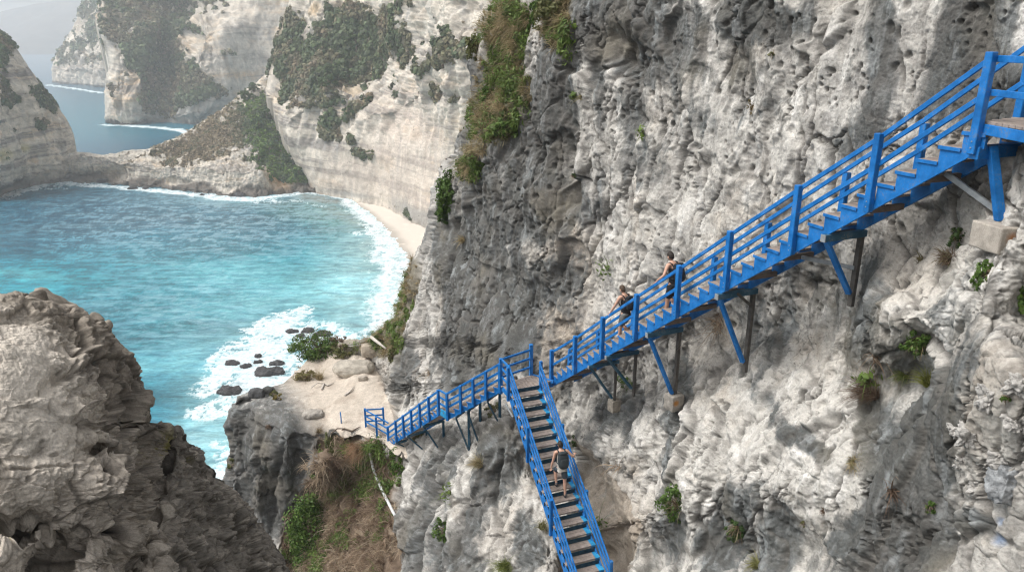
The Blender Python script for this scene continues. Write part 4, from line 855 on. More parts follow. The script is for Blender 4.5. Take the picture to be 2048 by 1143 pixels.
def flight(name, label, P0, D, nrm, s0, s1, per, width, stair_up, posts_out, posts_in, tread_t=.05, saw=True, board_d=.50, rail_out=(1.38, .86), rail_in=(1.38, .86), hpost=1.45, wpost=.13, blue_top=False, base_drop=0.0, mats=None):
    """a straight flight. P0 + s*D runs along the bottom edge of the outer string; treads sit above it.
    per = steps to each unit of s; stair_up = +1 if the flight climbs with s"""
    root = empty(name, P0 + D * (s0 + s1) / 2); tag(root, label, 'staircase')
    root.location = (0, 0, 0)
    n = int(round((s1 - s0) * per)); run = D / per
    hd = unit(v3(D[0], D[1], 0)); rise = abs(run[2]); going = np.hypot(run[0], run[1])
    up = 1 if D[2] > 0 else -1
    zt = board_d                                 # nosing height above the bottom line
    # outer and inner strings
    for side, off in (('o', 0.0), ('i', width)):
        nn = nrm * off
        if saw:
            top = []
            rng_i = range(n)
            if up > 0:
                for i in rng_i:
                    a = P0 + D * s0 + run * i
                    zz = a[2] + zt - tread_t
                    top += [v3(a[0], a[1], zz), v3(a[0] + run[0], a[1] + run[1], zz)]
            else:
                for i in rng_i:
                    a = P0 + D * s0 + run * i
                    zz = a[2] + zt - tread_t - rise
                    top += [v3(a[0], a[1], zz), v3(a[0] + run[0], a[1] + run[1], zz)]
            e = P0 + D * s0; e2 = P0 + D * s0 + run * n
            pts = [e2 + nn, e + nn] + [t + nn for t in top]
            prism('stringer', pts, nrm, .055 if off == 0 else -.055, M_blue, root)
        else:
            a, b_ = P0 + D * s0 + nn, P0 + D * s0 + run * n + nn
            lift = v3(0, 0, board_d * .5 - .03)
            beam('stringer', a + lift, b_ + lift, .055, board_d * .60, M_blue, root, nrm)
    for i in range(n):
        a = P0 + D * s0 + run * i
        z = a[2] + zt - (rise if up < 0 else 0)
        nose = .03
        c0 = a + (run * 0.5); c = v3(c0[0], c0[1], z - tread_t / 2 + .0)
        # nosing faces down the flight
        c = c - hd * (nose / 2) * up + nrm * (width / 2)
        jit = (random.random() - .5) * .012
        bm = bmesh.new()
        half = (going + nose - .012) / 2
        for kk, sg in enumerate((-1, 1)):
            box_bm(bm, c + hd * (sg * (half / 2 + .003)) + v3(0, 0, jit), hd, nrm, (0, 0, 1), half, width + .04, tread_t, .005)
        t = fin('tread', bm, M_wood, root)
        if blue_top:
            bm = bmesh.new(); box_bm(bm, c - hd * (half - .03) + v3(0, 0, rise * .5 - .02), hd, nrm, (0, 0, 1), .02, width - .02, rise * .62, .003); fin('riser_gap_shade', bm, M_riser_gap, root)  # added dark board standing in for shade between the open treads
            bm = bmesh.new(); wv = .10 + random.random() * .09
            for sg in (-1, 1):
                box_bm(bm, c + hd * (sg * (half / 2 + .003)) + nrm * (width / 2 - wv / 2 + .02) + v3(0, 0, jit), hd, nrm, (0, 0, 1), half + .006, wv, tread_t + .006, .004)
            fin('painted_end', bm, M_blue_light, t)
        bm = bmesh.new()
        box_bm(bm, c - nrm * (width / 2 + .022) + v3(0, 0, jit), hd, nrm, (0, 0, 1), half * 2 + .02, .012, tread_t + .012, .003) if saw else box_bm(bm, c - nrm * (width / 2 + .03) - v3(0, 0, .07) + hd * .02, hd, nrm, (0, 0, 1), .11, .014, .13, .003)
        fin('tread_end', bm, M_blue if saw else M_hole, t)
    for s, h in posts_out:
        p = P0 + D * s - nrm * (wpost / 2 + .001)
        post('post', p, h, wpost, M_blue, root, hd)
        if wpost > .11: bolts(root, [p - nrm * (wpost / 2) + v3(0, 0, .10), p - nrm * (wpost / 2) + v3(0, 0, .2)], -nrm)
    for s, h, b0 in posts_in:
        p = P0 + D * s + nrm * (width + wpost / 2) + v3(0, 0, b0)
        post('post', p, h - b0, wpost, M_blue, root, hd)
    def rails(pp, hs, off, w=.045, hh=.09):
        for (sa, ha), (sb, hb) in zip(pp[:-1], pp[1:]):
            for j, r in enumerate(hs):
                a = P0 + D * sa + nrm * off + v3(0, 0, r * ha / hpost); b_ = P0 + D * sb + nrm * off + v3(0, 0, r * hb / hpost)
                beam('handrail' if j == 0 else 'rail', a, b_, w, hh, M_blue, root, nrm, .008, -.002 - (.0 if j else 0))
    rails([(s, h) for s, h in posts_out], rail_out, .028 - wpost * .3)
    if posts_in: rails([(s, h) for s, h, b0 in posts_in], rail_in, width - .028 + wpost * .3)
    return root

# upper flight: five steps to each bay
po = [(-.93, 1.50), (.03, 1.43), (1.0, 1.45), (2.0, 1.46), (3.03, 1.47), (4.03, 1.48), (5.08, 1.48), (6.03, 1.44), (7.0, 1.55)]
pi_ = [(s, h + .10, .46) for s, h in ((-1.25, 1.35), (-.12, 1.40), (1.05, 1.43), (2.02, 1.45), (3.06, 1.45), (4.05, 1.45), (5.18, 1.46), (6.05, 1.44), (6.95, 1.58))]
upper = flight('upper_staircase', 'long blue timber flight of steps with sawtooth string climbing right across the cliff face', A_P0, A_D, A_n, -.93, 7.07, 5, .95, 1, po, pi_, rail_in=(1.50, .98))
# cross joists and dark underside boards
for i in range(14):
    s = -.6 + i * .55
    p = A_P0 + A_D * s
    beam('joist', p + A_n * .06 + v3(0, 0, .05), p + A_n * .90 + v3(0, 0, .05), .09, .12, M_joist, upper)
# lower flight, seen from above: six steps to each bay
bo = [(0.0, 1.33), (1.0, 1.36), (2.08, 1.36), (3.08, 1.36)]
bi = [(0.0, 1.36), (1.03, 1.30), (2.06, 1.36), (3.02, 1.34)]
lower = flight('lower_staircase', 'steep blue flight with grey treads descending from the landing to the bottom edge', B_P0, B_D, B_n, 0.0, 3.5, 6, 1.15, -1,
               bo, [(s, h, .02) for s, h in bi], tread_t=.05, board_d=.52, rail_out=(1.30, 1.02, .74), rail_in=(1.30, 1.02, .74), hpost=1.33, wpost=.11, blue_top=True, saw=False)
for q in (B_P0, B_P0 + B_n * 1.15):      # the rails run on below the last post in view
    pass
# landing between the flights
land = empty('stair_landing'); tag(land, 'square timber landing of grey planks where three blue flights meet', 'landing')
La = C2_P0 + v3(.02, -.02, 0); Lb = B_P0 + B_n * .0; Lc = B_P0 + B_n * 1.15
Ld = A_P0 + A_D * -.93 + A_n * .02; Le = A_P0 + A_D * -.93 + A_n * 1.12
bk = atZ(1062, 752, ZLAND)
corner = [v3(La[0], La[1], 0), v3(Lb[0], Lb[1], 0), v3(Lc[0], Lc[1], 0), v3(Ld[0], Ld[1], 0), v3(Le[0], Le[1], 0), v3(bk[0], bk[1] + .15, 0)]
def plank_deck(name, poly, z, along, wid, th, mat, parent):
    """boards laid along a direction, cut to the outline"""
    along = unit(v3(along[0], along[1], 0)); ac = v3(-along[1], along[0], 0)
    P = [(p @ along, p @ ac) for p in poly]; lo, hi = min(q[1] for q in P), max(q[1] for q in P)
    bm = bmesh.new(); y = lo
    while y < hi - .02:
        ym = min(y + wid / 2, hi - .01); xs = []
        for (x0, y0), (x1, y1) in zip(P, P[1:] + P[:1]):
            if (y0 > ym) != (y1 > ym): xs.append(x0 + (ym - y0) * (x1 - x0) / (y1 - y0))
        xs.sort()
        for a, b_ in zip(xs[::2], xs[1::2]):
            if b_ - a > .05:
                c = along * ((a + b_) / 2) + ac * ym + v3(0, 0, z - th / 2 + (random.random() - .5) * .008)
                box_bm(bm, c, along, ac, (0, 0, 1), b_ - a, wid - .012, th, .004)
        y += wid
    return fin(name, bm, mat, parent)
plank_deck('deck', corner, ZLAND, -B_h, .14, .04, M_wood, land)
for a, b_ in ((corner[0], corner[1]), (corner[1], corner[2]), (corner[5], corner[4])):
    beam('edge_board', a + v3(0, 0, ZLAND - .12), b_ + v3(0, 0, ZLAND - .12), .05, .2, M_blue, land)
beam('edge_board', corner[5] + v3(.03, 0, ZLAND - .02), corner[3] + v3(.0, -.25, ZLAND - .02), .07, .12, M_blue, land)
z0 = ZLAND - .3
post('post', v3(corner[5][0], corner[5][1], z0), 1.55, .13, M_blue, land, (1, .3))
post('post', v3(corner[0][0] - .03, corner[0][1], z0 - .05), 1.42, .12, M_blue, land, (1, .3))
for r in (1.33, .98, .62):
    beam('rail', v3(corner[0][0], corner[0][1], z0 + r), v3(corner[5][0], corner[5][1], z0 + r), .05, .08, M_blue, land)
    beam('rail', v3(corner[0][0], corner[0][1], z0 + r), v3(corner[1][0], corner[1][1], z0 + r - .03), .05, .08, M_blue, land)
for px, py, pxb, pyb, Y in ((1010, 795, 1012, 872, 24.9), (1030, 815, 1033, 907, 24.45)):
    a = atY(px, py, Y); b_ = atY(pxb, pyb, Y)
    beam('support_post', v3(a[0], a[1], ZLAND - .22), v3(a[0], a[1], b_[2] - .3), .12, .16, M_teal, land)
a = atY(1010, 795, 24.9)
beam('brace', v3(a[0] + .02, a[1], ZLAND - .75), v3(B_P0[0] + .12, B_P0[1] - .05, ZLAND - .95), .05, .07, M_steel, land)

# lower left flights down to the ledge
c2p = [(i, 1.2) for i in (0.05, 1.05, 2.0, 2.95, 4.0)]
c2 = flight('middle_staircase', 'short blue flight dropping left from the landing behind pale pinnacles', C2_P0, C2_D, v3(.504, .864, 0), 0.0, 4.05, 2, 1.0, -1, c2p, [], tread_t=.045, board_d=.36,
            rail_out=(1.16, .84, .56), hpost=1.2, wpost=.10)
c1p = [(i, 1.12) for i in (0.0, 1.0, 2.0, 3.0, 4.0, 5.0, 6.1)]
c1 = flight('ledge_staircase', 'blue flight with seven posts reaching down to the sandy ledge', C1_P0, C1_D, v3(.858, .513, 0), 0.0, 6.1, 3, 1.0, -1, c1p, [], tread_t=.045, board_d=.36,
            rail_out=(1.08, .78, .5), hpost=1.12, wpost=.10)
# jog between them
e2 = C2_P0 + C2_D * 4.0; e1 = C1_P0.copy()
jog = empty('stair_turn'); tag(jog, 'tiny railed turning platform between the two left flights', 'landing')
zz = (e2[2] + .2 + e1[2] + .25) / 2
pl = [v3(e2[0], e2[1], 0), v3(e1[0], e1[1], 0), v3(e1[0] + .86, e1[1] + .5, 0), v3(e2[0] + .75, e2[1] + .9, 0)]
plank_deck('deck', pl, zz, (1, -.3), .14, .04, M_wood, jog)
for r in (1.1, .8, .52): beam('rail', e2 + v3(0, 0, r), e1 + v3(0, 0, r), .045, .08, M_blue, jog)
beam('edge_board', e2 + v3(0, 0, .15), e1 + v3(0, 0, .15), .05, .3, M_blue_light, jog)

# bottom platform on its rubble wall
plat = empty('ledge_platform'); tag(plat, 'railed plank platform on a rubble wall at the foot of the stairs', 'platform')
E1 = C1_P0 + C1_D * 6.1
zp = E1[2] + .34
pa = atZ(732, 852, zp); pc = atZ(768, 850, zp); pm = atZ(754, 870, zp); pe = v3(E1[0], E1[1], 0)
ee = E1 + v3(.858, .513, 0) * 1.0
poly = [v3(pa[0], pa[1], 0), v3(pe[0], pe[1], 0), v3(ee[0], ee[1], 0), v3(pc[0] + .3, pc[1] + .2, 0)]
plank_deck('deck', poly, zp, (1, -1), .14, .05, M_wood, plat)
hp = 1.0
for q in (pa, pm, pc): post('post', v3(q[0], q[1], zp - .1), hp + .1, .10, M_blue, plat, (1, .2))
for r in (.93, .60, .28):
    beam('rail', v3(pa[0], pa[1], zp + r), v3(pe[0], pe[1], zp + r + .02), .045, .07, M_blue, plat)
    beam('rail', v3(pa[0], pa[1], zp + r), v3(pc[0], pc[1], zp + r), .045, .07, M_blue, plat)
# rubble wall below it
wm = rock_mat('rubble', .25, .04, .4)
a, b_ = v3(pa[0] - .15, pa[1] + .1, zp - .03), v3(E1[0] + .25, E1[1] - .5, zp - .03)
nu, nv = 120, 70
U, V_ = np.meshgrid(np.linspace(0, 1, nu), np.linspace(0, 1, nv))
Pw = a + U[..., None] * (b_ - a); Pw[..., 2] -= V_ * 2.0; out_n = unit(np.cross(b_ - a, (0, 0, 1.))); out_n = out_n * np.sign(-(out_n @ a))
f1, f2, fi = worley(Pw, (.28, .28, .2), off=3)
edge = np.minimum(np.minimum(U, 1 - U) * 14, 1) * np.minimum(V_ * 20, 1)
Pw = Pw + out_n * ((.10 * sstep(.02, .2, f2 - f1) + .06 * fi + .05 * fbm(Pw, .3, 3)) * edge - .25 * (1 - edge) + .12 * V_)[..., None]
Cw = np.ones(Pw.shape) * np.array([.36, .34, .30]); Cw = Cw * (.7 + .6 * fi[..., None]); Cw = mixc(Cw, (.06, .055, .05), sstep(.10, .03, f2 - f1)); Cw = mixc(Cw, (.6, .56, .5), sstep(.06, .02, V_))
o = link('retaining_wall', grid_mesh('retaining_wall', Pw, Cw), wm); tag(o, 'rough rubble retaining wall with a pale cement edge under the bottom platform', 'wall')

# upper walkway that runs out of the picture on the right
walk = empty('upper_walkway'); tag(walk, 'blue railed plank walkway at the top of the stairs by the right edge', 'walkway')
T = A_P0 + A_D * 7.0; zt = T[2] + .5 + .02
wd = unit(v3(.02, -1, 0)); wn = v3(-wd[1], wd[0], 0)
o0 = v3(T[0] + .06, T[1] - .02, 0)
in0 = v3(T[0], T[1], 0) + A_n * 1.25 + v3(0, .15, 0)
poly = [o0, o0 + wd * 7, o0 + wd * 7 + wn * 1.3, in0 + v3(.1, -.5, 0), in0]
plank_deck('deck', poly, zt, wn, .15, .05, M_wood, walk)
beam('edge_board', o0 + v3(-.02, 0, zt - .13), o0 + wd * 7 + v3(-.02, 0, zt - .13), .05, .16, M_blue, walk)
beam('edge_board', o0 + v3(0.03, 0, zt - .16), in0 + v3(0, 0, zt - .16), .05, .2, M_blue, walk)
hr = T[2] + 1.49 - .02
for s in (2.1, 4.2, 6.3): post('post', o0 + wd * s + v3(-.04, 0, zt - .3), hr - zt + .36, .14, M_blue, walk, wd)
for z in (hr - .02, hr - .52): beam('rail', o0 + v3(-.02, .0, z), o0 + wd * 7 + v3(-.02, 0, z), .05, .10, M_blue, walk)
for k in range(5):
    beam('joist', o0 + wd * (.5 + k * 1.3) + v3(0, 0, zt - .2), o0 + wd * (.5 + k * 1.3) + wn * 1.3 + v3(0, 0, zt - .2), .09, .12, M_joist, walk)

# ------------------------------------------------------------------ cantilever brackets under the stairs
def foot_cap(p, w, parent, mat=M_conc): pass
def bracket(label, s, foot_px, foot_py, inner=1.12, wid=.12, mstrut=M_blue, mup=M_oldwood, grp='brackets holding up the upper flight', outer_drop=.07, D=None, P0=None, n_=None, over=.12, nm='support_bracket', back=True, foot_t=0.0):
    D = A_D if D is None else D; P0 = A_P0 if P0 is None else P0; n_ = A_n if n_ is None else n_
    r = empty(nm); tag(r, label, 'bracket', grp)
    p = P0 + D * s + v3(0, 0, -outer_drop)
    pin = p + n_ * inner
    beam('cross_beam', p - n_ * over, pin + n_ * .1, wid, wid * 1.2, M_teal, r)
    bm = bmesh.new(); box_bm(bm, p - n_ * (over + .012), unit(v3(D[0], D[1], 0)), n_, (0, 0, 1), wid * 1.05, .02, wid * 1.25, .003); fin('beam_cap', bm, M_steel, r)
    # foot: on the sight line of the photo's foot at the depth of the inner upright
    f = atY(foot_px, foot_py, pin[1] + foot_t)
    zf = f[2]
    foot = v3(pin[0], pin[1], zf)
    beam('strut', p - n_ * (over * .4) + v3(0, 0, -wid * .4), foot - n_ * .10, wid * .9, wid * .75, mstrut, r, D)
    if back: beam('upright', pin + v3(0, 0, -wid * .5), foot + v3(0, 0, -.3), wid * .95, wid * .8, mup, r, D)
    return r, foot
br = []
br.append(bracket('longest blue-strutted bracket under the upper flight, standing on a rock foot in mid cliff', 3.92, 1512, 722, 1.0))
br.append(bracket('blue-strutted bracket with a grey side brace, the uppermost one under the upper flight', 5.55, 1707, 585, .9))
br.append(bracket('blue-strutted bracket under the upper flight between two shorter ones, foot on an orange stained block', 2.38, 1357, 785, 1.0))
br.append(bracket('slim bracket with a blue strut just right of the lowest one', 1.2, 1266, 775, 1.0, .10, M_teal))
br.append(bracket('lowest and darkest bracket under the upper flight, nearest the landing', .62, 1222, 795, .95, .09, M_teal))
# raking side braces
r5, f5 = br[1]
beam('side_brace', A_P0 + A_D * 4.95 + A_n * .5 + v3(0, 0, -.02), f5 + A_n * -.05 + v3(0, 0, .55), .07, .08, M_steel, r5)
r4, f4 = br[0]
beam('side_brace', A_P0 + A_D * 4.05 + A_n * .3 + v3(0, 0, -.15), f4 + v3(0, 0, 1.5), .05, .06, M_oldwood, r4)
# bracket at the top, on its concrete block
r7 = empty('support_bracket'); tag(r7, 'blue and bare timber props standing on a concrete block under the top corner', 'bracket')
tp = atY(1984, 292, 11.9); fb = atY(2000, 440, 11.75)
beam('strut', tp, fb, .13, .13, M_blue, r7, (0, 1, 0))
t2 = atY(2046, 285, 12.3); f2_ = atY(2014, 428, 12.25)
beam('upright', t2, f2_, .14, .13, M_teal, r7, (0, 1, 0)); 
t3 = atY(1892, 347, 12.7); f3_ = atY(1990, 418, 12.0)
beam('side_brace', t3, f3_, .07, .09, M_steel, r7)
beam('cross_beam', T + v3(-.05, -.05, .02), T + A_n * 1.2 + v3(0, 0, .02), .16, .2, M_blue, r7)
def rough_block(name, c, size, rz, mat, label, cat, col, amp=.04, group=None, seed=0., stain=None, n=18, round_=.25, parent=None):
    """a weathered block or boulder: a rounded box with relief and its own colours"""
    L = []; fs = []
    g = np.linspace(-1, 1, n)
    idx = 0; V = []; F = []
    for ax in range(3):
        for sgn in (-1, 1):
            a, b2 = np.meshgrid(g, g, indexing='ij')
            p = np.zeros((n, n, 3)); p[..., ax] = sgn; p[..., (ax + 1) % 3] = a; p[..., (ax + 2) % 3] = b2
            f = grid_faces(n, n) + idx
            if sgn < 0: f = f[:, ::-1]
            V.append(p.reshape(-1, 3)); F.append(f); idx += n * n
    V = np.concatenate(V); F = np.concatenate(F)
    key = np.round(V, 4); _, ui, inv = np.unique(key, axis=0, return_index=True, return_inverse=True)
    V = V[ui]; F = inv.reshape(-1)[F]
    sph = V / np.linalg.norm(V, axis=1, keepdims=True)
    V = V * (1 - round_) + sph * round_ * 1.25
    V = V * np.asarray(size) / 2
    nn = sph
    V = V + nn * (amp * 2 * fbm(V, max(size) * .5, 4, .55, off=seed) + amp * .5 * fbm(V, max(size) * .14, 3, .6, off=seed + 4, ridge=True))[:, None]
    C = np.ones(V.shape) * np.asarray(col); k = fbm(V, max(size) * .4, 4, .6, off=seed + 9)
    C = C * (1 + .5 * k[:, None])
    if stain is not None: C = mixc(C, stain[3:6], sstep(stain[6], stain[6] * .4, np.linalg.norm(V - np.asarray(stain[:3]), axis=1) + .05 * k))
    c_, s_ = math.cos(rz), math.sin(rz)
    V = np.stack([V[:, 0] * c_ - V[:, 1] * s_, V[:, 0] * s_ + V[:, 1] * c_, V[:, 2]], 1) + np.asarray(c)
    o = link(name, np_mesh(name, V, F, True, np.clip(C, .01, .9)), mat, parent)
    if label: tag(o, label, cat, group)
    return o
M_concrete2 = rock_mat('concrete_block', .15, .01, .3, .95)
cb = (fb + f2_) / 2
rough_block('concrete_footing', atY(2008, 472, 11.62), (.72, .6, .42), .2, M_concrete2, 'sand coloured concrete footing with an orange stain under the topmost props', 'footing', (.40, .36, .31), .012, stain=(-.15, -.38, .05, .42, .17, .05, .16), round_=.06)
rough_block('concrete_footing', br[2][1] + v3(0, .05, -.30), (.42, .42, .5), .5, M_concrete2, 'small concrete footing with an orange stain under the middle bracket', 'footing', (.30, .275, .24), .03, stain=(-.1, -.25, .05, .42, .20, .06, .14), round_=.25)
rough_block('concrete_footing', br[4][1] + v3(0, .08, -.32), (.32, .32, .45), .5, M_concrete2, 'grey brown concrete footing under the lowest upper bracket', 'footing', (.27, .24, .20), .02, round_=.2)
# brackets of the left flights
def small_bracket(label, P0, D, n_, s, drop, reach=.9, strut_to=None, w=.08, up=True, m1=None):
    r = empty('support_bracket'); tag(r, label, 'bracket', 'brackets under the left flights')
    p = P0 + D * s + v3(0, 0, -.06); pin = p + n_ * reach
    beam('cross_beam', p - n_ * .08, pin, w, w * 1.2, M_teal, r)
    bm = bmesh.new(); box_bm(bm, p - n_ * .09, unit(v3(D[0], D[1], 0)), n_, (0, 0, 1), w, .02, w * 1.25, .003); fin('beam_cap', bm, M_steel, r)
    foot = pin + v3(0, 0, -drop)
    beam('strut', p + v3(0, 0, -.04), foot - n_ * .05, w * .8, w * .7, m1 or M_teal, r, D)
    if up: beam('upright', pin, foot + v3(0, 0, -.3), w * 1.2, w, M_teal, r, D)
    return r
nC1 = v3(.858, .513, 0); nC2 = v3(.504, .864, 0)
for lab, s, dr in (('bracket under the left flight nearest the ledge platform', 5.0, .7), ('second bracket up from the ledge under the left flight', 3.6, 1.1), ('third bracket up from the ledge under the left flight', 1.7, 1.7)):
    small_bracket(lab, C1_P0, C1_D, nC1, s, dr)
for lab, s, dr in (('teal bracket just right of the turn in the left stairs', 3.4, 1.9), ('tall teal bracket with a long upright below the short left flight', 2.5, 2.0), ('bracket below the short left flight close to the landing', 1.0, 1.4)):
    small_bracket(lab, C2_P0, C2_D, nC2, s, dr)
# prop of the lower flight, standing on a pale rock at the bottom
r = empty('support_post'); tag(r, 'galvanised prop standing on pale rock left of the lower flight', 'post')
p = B_P0 + B_D * 2.05; q = atY(1096, 1112, p[1])
beam('upright', v3(p[0] - .02, p[1] + .02, p[2] + .15), v3(p[0] - .02, p[1] + .02, q[2] - .3), .09, .11, M_steel, r)
# ------------------------------------------------------------------ people
def flat_mat(name, col, rough=.7, spec=.3):
    return plain(name, col, rough, .12, 18, spec, 0, .001)
M_skin = plain('skin', (.56, .33, .235), .5, .08, 12, .35, 0, .0008)
M_hair = plain('dark_hair', (.022, .016, .012), .6, .3, 60, .3, 0, .003)
M_hair2 = plain('brown_hair', (.07, .045, .028), .6, .3, 60, .3, 0, .003)
M_black = flat_mat('black_cloth', (.018, .018, .02)); M_grey = flat_mat('grey_cloth', (.16, .165, .16)); M_dgrey = flat_mat('dark_slate_cloth', (.06, .075, .09))
M_beige = flat_mat('pale_grey_cloth', (.40, .37, .33)); M_pack = flat_mat('charcoal_backpack', (.03, .037, .04)); M_navy = flat_mat('black_backpack', (.014, .018, .024))
M_shoe = flat_mat('shoe', (.03, .03, .032)); M_brownshoe = flat_mat('brown_shoe', (.10, .075, .055)); M_eye = flat_mat('eye', (.02, .015, .01), .2)
def skin_mesh(name, nodes, edges, mat, parent, levels=2, root=0):
    """one continuous surface grown round a skeleton; nodes = [(x,y,z,rx,ry)]"""
    me = bpy.data.meshes.new(name)
    me.from_pydata([n[:3] for n in nodes], edges, [])
    o = bpy.data.objects.new(name, me); COL.objects.link(o)
    md = o.modifiers.new('s', 'SKIN'); md.use_smooth_shade = True; md.branch_smoothing = .3
    sv = me.skin_vertices[0].data
    for i, n in enumerate(nodes):
        sv[i].radius = (n[3], n[4] if len(n) > 4 else n[3]); sv[i].use_root = (i == root)
    s = o.modifiers.new('u', 'SUBSURF'); s.levels = levels; s.render_levels = levels
    dg = bpy.context.evaluated_depsgraph_get(); ev = o.evaluated_get(dg)
    m2 = bpy.data.meshes.new_from_object(ev); m2.name = name
    for p in m2.polygons: p.use_smooth = True
    bpy.data.objects.remove(o); 
    return link(name, m2, mat, parent)
def blob(name, c, r, mat, parent, rot=None, seg=20, fn=None):
    bm = bmesh.new(); bmesh.ops.create_uvsphere(bm, u_segments=seg, v_segments=seg // 2 + 2, radius=1)
    for v in bm.verts:
        p = v.co
        if fn: p = fn(p)
        v.co = Vector((p[0] * r[0], p[1] * r[1], p[2] * r[2]))
    if rot is not None: bmesh.ops.rotate(bm, verts=bm.verts, cent=(0, 0, 0), matrix=rot)
    bmesh.ops.translate(bm, verts=bm.verts, vec=c)
    for f in bm.faces: f.smooth = True
    return fin(name, bm, mat, parent)
def limb(a, b, bend, L1, L2):
    """two-bone joint: a to b with the middle joint pushed towards bend"""
    a, b, bend = map(lambda q: np.asarray(q, float), (a, b, bend))
    d = b - a; L = min(np.linalg.norm(d), (L1 + L2) * .999); u = unit(d); b = a + u * L
    x = (L1 * L1 - L2 * L2 + L * L) / (2 * L); h = math.sqrt(max(L1 * L1 - x * x, 0))
    s = bend - u * (bend @ u); return a + u * x + unit(s) * h, b
def make_person(label, origin, yaw, H, pose, hair, short_m, top_m, pack_m, shoe_m, pack_size=1.0, group=None, beard=False):
    """built facing +Y in metres for a 1.8 m body, then placed; origin = point between the feet"""
    root = empty('person', tuple(origin), yaw); tag(root, label, 'person')
    root.scale = (H / 1.8,) * 3
    P = dict(pelvis=(0, 0, .96), chest=(0, .05, 1.33), neck=(0, .07, 1.52), head=(0, .12, 1.66), lean=0)
    P.update(pose)
    pel, che, nek, hed = [np.array(P[k], float) for k in ('pelvis', 'chest', 'neck', 'head')]
    N = []; E = []
    def add(p, r, ry=None, par=None):
        N.append((p[0], p[1], p[2], r, ry or r)); i = len(N) - 1
        if par is not None: E.append((par, i))
        return i
    i_p = add(pel, .125, .105); i_w = add((pel * .45 + che * .55) + v3(0, 0, -.03), .115, .095, i_p); i_c = add(che, .145, .115, i_w)
    i_s = add(nek * .75 + che * .25 + v3(0, -.01, 0), .105, .085, i_c); i_n = add(nek, .058, .058, i_s); i_n2 = add(nek * .5 + hed * .5 + v3(0, -.02, -.02), .055, .055, i_n)
    legs = {}
    for sd_i, sx in (('L', -1), ('R', 1)):
        hip = pel + v3(sx * .095, 0, -.06); ank = np.array(P['ank' + sd_i], float); kn, ank = limb(hip, ank, v3(0, 1, .0), .44, .43)
        a = add(hip, .098, .10, i_p); m_ = add(hip * .5 + kn * .5, .078, .08, a); k = add(kn, .056, .058, m_); c = add(kn * .62 + ank * .38 + v3(0, -.015, 0), .054, .056, k); an = add(ank, .036, .038, c)
        ft = unit(v3(P.get('toe' + sd_i, (sx * .12, 1, -.05))[0], P.get('toe' + sd_i, (0, 1, 0))[1], P.get('toe' + sd_i, (0, 1, -.05))[2]))
        h2 = add(ank + v3(0, 0, -.06) - ft * .03, .036, .036, an); t = add(ank + v3(0, 0, -.07) + ft * .15, .030, .034, h2)
        legs[sd_i] = (hip, kn, ank, ft)
    arms = {}
    for sd_i, sx in (('L', -1), ('R', 1)):
        shd = nek * .72 + che * .28 + v3(sx * .175, -.01, .0); hand = np.array(P['hand' + sd_i], float)
        el, wr = limb(shd, hand, np.array(P.get('elb' + sd_i, (sx * .5, -1, -.2)), float), .29, .26)
        cl = add(shd * .55 + (nek * .7 + che * .3) * .45, .075, .07, i_s)
        a = add(shd, .066, .066, cl); m_ = add(shd * .5 + el * .5, .048, .05, a); k = add(el, .038, .04, m_); f = add(el * .6 + wr * .4, .037, .04, k); w_ = add(wr, .025, .028, f)
        fd = unit(np.array(P.get('fd' + sd_i, unit(wr - el)), float)); side = unit(np.cross(fd, P.get('palm' + sd_i, (sx, 0, 0)))); pn = np.cross(side, fd)
        palm = add(wr + fd * .05, .034, .026, w_)
        for q_, (o_, L, sp) in enumerate(((-.030, .062, -.12), (-.011, .074, -.03), (.010, .070, .04), (.028, .054, .14))):
            d1 = unit(fd + side * sp); b0 = wr + fd * .082 + side * o_
            i1 = add(b0, .0098, None, palm); i2 = add(b0 + d1 * L * .45 - pn * .006 * sx, .009, None, i1); i3 = add(b0 + d1 * L * .62 - pn * (.030) * sx, .008, None, i2); i4 = add(b0 + d1 * L * .60 - pn * .05 * sx, .0065, None, i3)
        b0 = wr + fd * .035 - side * .030; d1 = unit(fd * .75 - side * .75)
        i1 = add(b0, .012, None, palm); i2 = add(b0 + d1 * .035, .0105, None, i1); add(b0 + d1 * .055 + fd * .012, .0085, None, i2)
        arms[sd_i] = (shd, el, wr)
    body = skin_mesh('body', N, E, M_skin, root, 2)
    # head as part of the same figure: joined into the body mesh
    hy = P.get('head_yaw', 0.); hp_ = P.get('head_pitch', -.3)
    R = Matrix.Rotation(hy, 3, 'Z') @ Matrix.Rotation(hp_, 3, 'X')
    def hf(p):
        x, y, z = p
        if z < 0: x *= 1 - .30 * z * z; y = y * (1 - .12 * z * z) + .06 * -z
        if y > 0:
            y *= .93
            y += .13 * math.exp(-((x / .16) ** 2 + ((z + .12) / .17) ** 2)) + .05 * math.exp(-((x / .3) ** 2 + ((z + .48) / .10) ** 2)) - .055 * math.exp(-(((abs(x) - .36) / .17) ** 2 + ((z - .08) / .12) ** 2)) + .05 * math.exp(-((x / .3) ** 2 + ((z + .80) / .16) ** 2))
        return (x, y, z)
    hd_o = blob('head', (0, 0, 0), (.076, .098, .118), None, None, None, 40, hf)
    bm = bmesh.new(); bm.from_mesh(hd_o.data); 
    for sx in (-1, 1):   # ears
        r_ = bmesh.ops.create_uvsphere(bm, u_segments=8, v_segments=6, radius=1)
        bmesh.ops.scale(bm, vec=(.011, .021, .031), verts=r_['verts']); bmesh.ops.translate(bm, vec=(sx * .076, -.008, -.008), verts=r_['verts'])
    bmesh.ops.transform(bm, matrix=Matrix.Translation(Vector(hed)) @ R.to_4x4(), verts=bm.verts)
    bm.from_mesh(body.data)
    for f in bm.faces: f.smooth = True
    bm.to_mesh(body.data); bm.free(); bpy.data.objects.remove(hd_o)
